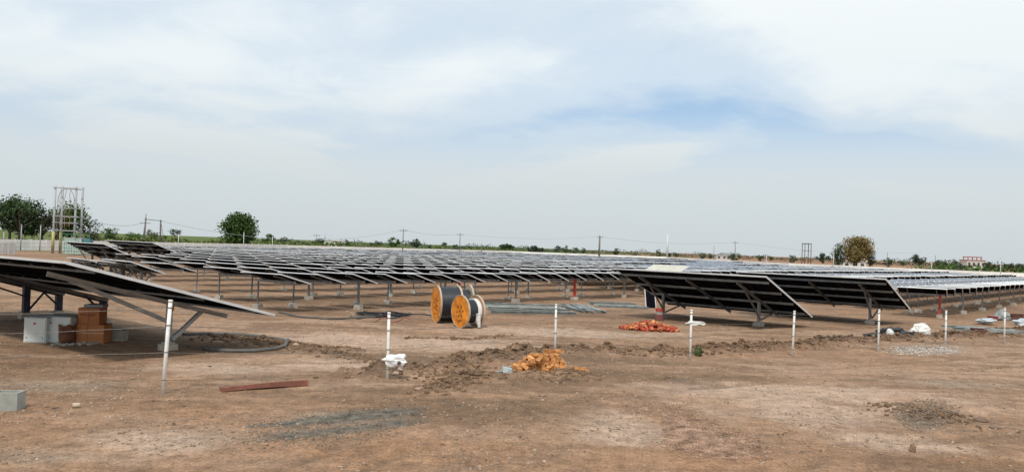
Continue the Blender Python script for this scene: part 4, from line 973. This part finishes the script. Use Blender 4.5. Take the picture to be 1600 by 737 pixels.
# ------------------------------------------------------------------ trees
def leafmat(name, c, c2): return mat(name, c, .75, var=.35, scale=.7, col2=c2, spec=.2, detail=3)
LM = {'dark': leafmat('foliage_dark', (.028, .052, .020), (.055, .09, .035)), 'mid': leafmat('foliage_green', (.035, .075, .018), (.075, .13, .035)), 'olive': leafmat('foliage_olive', (.12, .095, .035), (.19, .145, .06)),
      'blue': leafmat('foliage_far', (.05, .072, .050), (.085, .11, .07)), 'thin': leafmat('foliage_thin', (.06, .075, .04), (.10, .12, .06))}
BARK = mat('bark', (.085, .065, .05), .95, var=.3)
def tree(px, ytop, Y, wpx, label, kind, group=None, ntrunk=1, n=1500, dens=1., base=.22, seed=0, flat=1.):
    b0 = reach(px, Y); hy = 386 + .035 * (px - 790); ht = EYE + (hy - ytop) * Y / FPX; R_ = wpx / 2 * Y / FPX
    r = np.random.default_rng(seed + int(px)); rr = random.Random(seed + int(px))
    root = empty('tree', b0, label=label, cat='tree', group=group)
    tops = []; tr = MB()
    for k in range(ntrunk):
        ox = rr.uniform(-.35, .35) * R_ if ntrunk > 1 else 0; tp = Vector((ox * 1.5, rr.uniform(-.2, .2) * R_, ht * .62))
        rb = max(.06, ht * .028); tr.tube([(ox, 0, -.2), (ox * 1.2 + .05 * ht * rr.uniform(-1, 1) * .5, 0, ht * .3), tp], [rb, rb * .7, rb * .3], 7)
        for i in range(6):
            a_ = rr.random() * 6.283; z = ht * rr.uniform(base, .5); e = Vector((ox + math.cos(a_) * R_ * .7, math.sin(a_) * R_ * .7, z + ht * rr.uniform(.12, .35)))
            tr.tube([(ox * 1.1, 0, z), Vector((ox, 0, z)).lerp(e, .5) + Vector((0, 0, .04 * ht)), e], [rb * .5, rb * .32, rb * .12], 5)
    tr.build('trunk', BARK, root, True)
    # clumps through the crown volume
    nc = max(10, n // 34); zc, hz_ = ht * (1 + base) / 2, ht * (1 - base) / 2
    C_ = []; big = wpx > 24
    LB = [(r.uniform(-.55, .55), r.uniform(-.5, .5), r.uniform(-.45, .62), r.uniform(.34, .56)) for _ in range(9)] + [(0, 0, -.1, .6)]
    while len(C_) < nc:
        q = r.uniform(-1, 1, 3); l_ = np.linalg.norm(q)
        if big and min(math.hypot(q[0] - a_, q[1] - b_, q[2] - c_) / r_ for a_, b_, c_, r_ in LB) > 1: continue
        if l_ > 1 or l_ < .35 * r.random(): continue
        k = .78 + .3 * math.sin(q[0] * 5 + seed) * math.cos(q[2] * 4 + seed)
        wz = 1 - .45 * max(0, -q[2]) ** 2 - .25 * max(0, q[2]) ** 2
        C_.append((q[0] * R_ * k * wz * 1.05, q[1] * R_ * k * wz, zc + q[2] * hz_ * (.9 * flat)))
    C_ = np.array(C_); per = n // nc; spread = .16 * min(R_, ht * .5)
    P_ = (C_[:, None, :] + r.normal(size=(nc, per, 3)) * np.array([spread, spread, spread * .7])).reshape(-1, 3)
    P_[:, 2] = np.clip(P_[:, 2], .15 * ht * base / .2, ht * 1.02)
    s_ = .055 * math.sqrt(R_ * ht) * dens * (.6 + .7 * r.random(len(P_)))
    quads('crown', P_, s_, r, LM[kind], root)
    return root
tree(14, 302, 122, 76, 'dark spreading tree at the left edge behind the wall', 'dark', n=4200, base=.25, ntrunk=2, seed=1, dens=.75)
tree(52, 309, 126, 66, 'dark layered tree left of the electric pole structure', 'dark', n=3600, base=.18, ntrunk=2, seed=2, dens=.75)
tree(108, 312, 132, 62, 'mixed green tree directly behind the electric pole structure', 'mid', n=3400, base=.15, seed=3, dens=.75)
tree(138, 338, 135, 42, 'sparse light tree right of the electric pole structure', 'thin', n=700, base=.1, seed=4, dens=.8)
tree(93, 330, 140, 40, 'brownish thin tree between the legs of the pole structure', 'thin', n=900, base=.1, seed=24, dens=.8)
tree(172, 353, 150, 27, 'small bushy green tree left of the twin-pole frame', 'mid', n=1000, base=.02, seed=5)
tree(207, 359, 160, 30, 'low green bush just left of the twin-pole frame', 'mid', n=800, base=.0, seed=6)
tree(238, 356, 190, 26, 'greyish thin bush under the twin-pole frame', 'thin', n=500, base=.0, seed=7)
tree(273, 356, 250, 18, 'small flat-topped dark tree left of the round tree', 'blue', n=600, base=.45, seed=8)
tree(374, 333, 190, 64, 'big round dense green tree on the left horizon', 'mid', n=9000, base=.06, seed=9, dens=.8)
tree(345, 363, 195, 14, 'small shrub hugging the left side of the round tree', 'mid', n=300, base=.0, seed=10)
FT = [(420, 366, 22, 'green bush just right of the round tree'), (437, 371, 14, 'lower bush second to the right of the round tree'), (445, 370, 12, 'dark bush third to the right of the round tree'), (497, 372, 22, 'dark bush around the foot of the thin dark poles'), (541, 374, 14, 'small dark bush right of the pale far building'), (588, 376, 26, 'low bush left of the slim dark power pole'),
      (615, 371, 22, 'bright green rounded tree touching the slim dark power pole'), (650, 373, 20, 'dark two-humped tree right of the slim power pole'), (671, 380, 9, 'tiny bush left of the thin power pole'), (694, 377, 11, 'small dark tree left of the thin power pole'), (712, 382, 18, 'brownish bush at the foot of the thin power pole'), (736, 382, 14, 'dark bush right of the thin power pole'),
      (790, 381, 44, 'wide low dark grove in the middle of the horizon'), (838, 383, 34, 'flat row of dark crowns right of the wide grove'), (872, 384, 16, 'dark round tree left of the stout grey pole'), (884, 383, 12, 'upright tree beside the dark round tree'), (897, 386, 18, 'dark bushy tree two to the left of the stout pole'), (912, 387, 11, 'small tree nearest the stout pole on its left'),
      (961, 387, 13, 'lone small tree right of the stout grey pole'), (992, 394, 8, 'tiny tree between stout pole and pale mast'), (1029, 389, 11, 'light green roundish tree left of the pale mast'), (1046, 394, 8, 'tiny dark tree at the foot of the pale mast'), (1056, 392, 13, 'dark tree right of the pale mast'), (1097, 394, 14, 'low tree left of the rod-like pole'), (1110, 395, 9, 'small tree touching the rod-like pole'),
      (1148, 396, 24, 'dark bush around the crossarm pole'), (1188, 397, 14, 'dark tree right of the crossarm pole'), (1205, 401, 9, 'small low bush right of the crossarm pole'), (1238, 399, 16, 'small bush left of the lattice tower'), (1287, 395, 22, 'grey-green bush right of the lattice tower'), (1388, 403, 18, 'low dark bush right of the olive brown tree'), (1411, 404, 15, 'dark small tree left of the broad dark tree'),
      (1434, 397, 28, 'broad dark flat tree right of the olive brown tree'), (1466, 406, 24, 'low green bush left of the far building'), (1492, 404, 13, 'dark tree touching the left of the far building'), (1500, 406, 14, 'dark rounded tree just left of the far building'), (1545, 409, 24, 'green bush right of the far building'), (1577, 412, 26, 'green bush at the far right'), (1594, 411, 20, 'bush cut by the right edge of the photo')]
for i, (px, yt, wp, lb) in enumerate(FT):
    tree(px, yt, 300 + 40 * ((i * 7) % 5) - (90 if px > 1450 else 0), wp, lb, 'mid' if px in (420, 615, 1029) else 'blue' if i % 3 else 'dark', n=600 if wp < 20 else 1100, dens=1.35, base=.12 if wp < 20 else .03, seed=40 + i)
tree(1338, 366, 210, 52, 'big olive brown tree on the right horizon', 'olive', n=6500, base=.05, seed=11, dens=.75)
tree(1309, 379, 214, 36, 'dark green tree hugging the left of the olive brown tree', 'dark', n=1500, base=.05, seed=12, dens=.8)
tree(1359, 381, 214, 26, 'dark green tree hugging the right of the olive brown tree', 'dark', n=1100, base=.02, seed=13, dens=.8)
# hedges and far scrub that read as one mass
def hedge(name, pxs, label, kind, hmin, hmax, dens, seed, cat='scrub'):
    r = np.random.default_rng(seed); C_ = []; S_ = []
    for (px0, Y0), (px1, Y1) in zip(pxs[:-1], pxs[1:]):
        a_, b_ = reach(px0, Y0), reach(px1, Y1); L_ = (b_ - a_).length; n = int(L_ * dens); t_ = r.random(n)
        x = a_.x + (b_.x - a_.x) * t_ + r.normal(size=n) * 1.5; y = a_.y + (b_.y - a_.y) * t_ + r.normal(size=n) * 3
        h = hmin + (hmax - hmin) * fbm(x, y, .11, 3, seed) ** 1.4 * 1.5
        C_.append(np.stack([x, y, h * r.random(n) ** .7], -1)); S_.append(.25 + .35 * r.random(n))
    return tag(quads(name, np.concatenate(C_), np.concatenate(S_), r, LM[kind], None), label, cat, kind='stuff')
GRN = leafmat('crop_green', (.085, .125, .03), (.14, .17, .05)); LM['crop'] = GRN
LM['dry'] = leafmat('dry_scrub', (.20, .115, .06), (.27, .16, .085))
hedge('green_scrub', [(150, 150), (230, 165), (345, 205), (480, 250), (640, 300), (800, 340)], 'low green scrub and crop along the left horizon', 'crop', .8, 2.6, 26, 71)
hedge('green_scrub', [(-40, 118), (60, 124), (160, 140)], 'green scrub behind the wall under the left trees', 'crop', .6, 2.2, 34, 72)
hedge('far_hedgerow', [(380, 380), (600, 460), (850, 560), (1100, 600), (1300, 560), (1620, 420)], 'thin dark hedgerow along the far horizon', 'blue', .6, 4.6, 20, 73)
hedge('green_scrub', [(1440, 240), (1520, 215), (1640, 200)], 'green scrub at the right end of the ploughed field', 'mid', .5, 2.6, 30, 74)
hedge('dry_scrub', [(880, 262), (1000, 235), (1150, 212), (1300, 190), (1480, 172)], 'dry red-brown stubble along the ploughed field', 'dry', .2, .8, 22, 75)

# ------------------------------------------------------------------ far buildings
def house(px, Y, w_, h_, label, wallc, roofc, nwin, storeys=1, flat=True):
    root = empty('building', reach(px, Y), random.uniform(-.1, .1), label=label, cat='building')
    wm = mat('wall_' + label[:9], wallc, .85); rm = mat('roof_' + label[:9], roofc, .8); gm = mat('dark_window', (.04, .045, .05), .3)
    MB().box((0, 0, h_ / 2), (w_, w_ * .6, h_)).build('wall', wm, root)
    MB().box((0, 0, h_ + .15), (w_ + .6, w_ * .6 + .6, .3)).build('roof', rm, root)
    for s_ in range(storeys):
        for i in range(nwin):
            MB().box((-w_ / 2 + w_ * (i + .5) / nwin, -w_ * .3 - .03, h_ * (s_ + .55) / storeys), (w_ / nwin * .45, .08, h_ / storeys * .4)).build('window', gm, root)
    return root
hb = house(1519, 420, 10.5, 4.6, 'far white building with red roof frame at right horizon', (.60, .56, .52), (.38, .12, .09), 4)
for i in range(5): MB().bar((-5 + 2.5 * i, 0, 4.6), (-5 + 2.5 * i, 0, 6.4), .4, .4, up=(1, 0, 0)).build('column', mat('red_frame', (.36, .13, .10), .8), hb)
MB().bar((-5.4, 0, 6.4), (5.4, 0, 6.4), .5, .5).build('beam', mat('red_frame', (.36, .13, .10), .8), hb)
house(524, 420, 11, 3.0, 'pale low building on the left horizon right of the round tree', (.66, .64, .60), (.5, .48, .45), 4)
house(1130, 440, 9, 2.6, 'small pale shed on the horizon by the crossarm pole', (.58, .55, .53), (.40, .36, .34), 3)
house(1331, 240, 7, 2.3, 'low pale shed under the olive brown tree', (.62, .62, .60), (.55, .55, .54), 3)
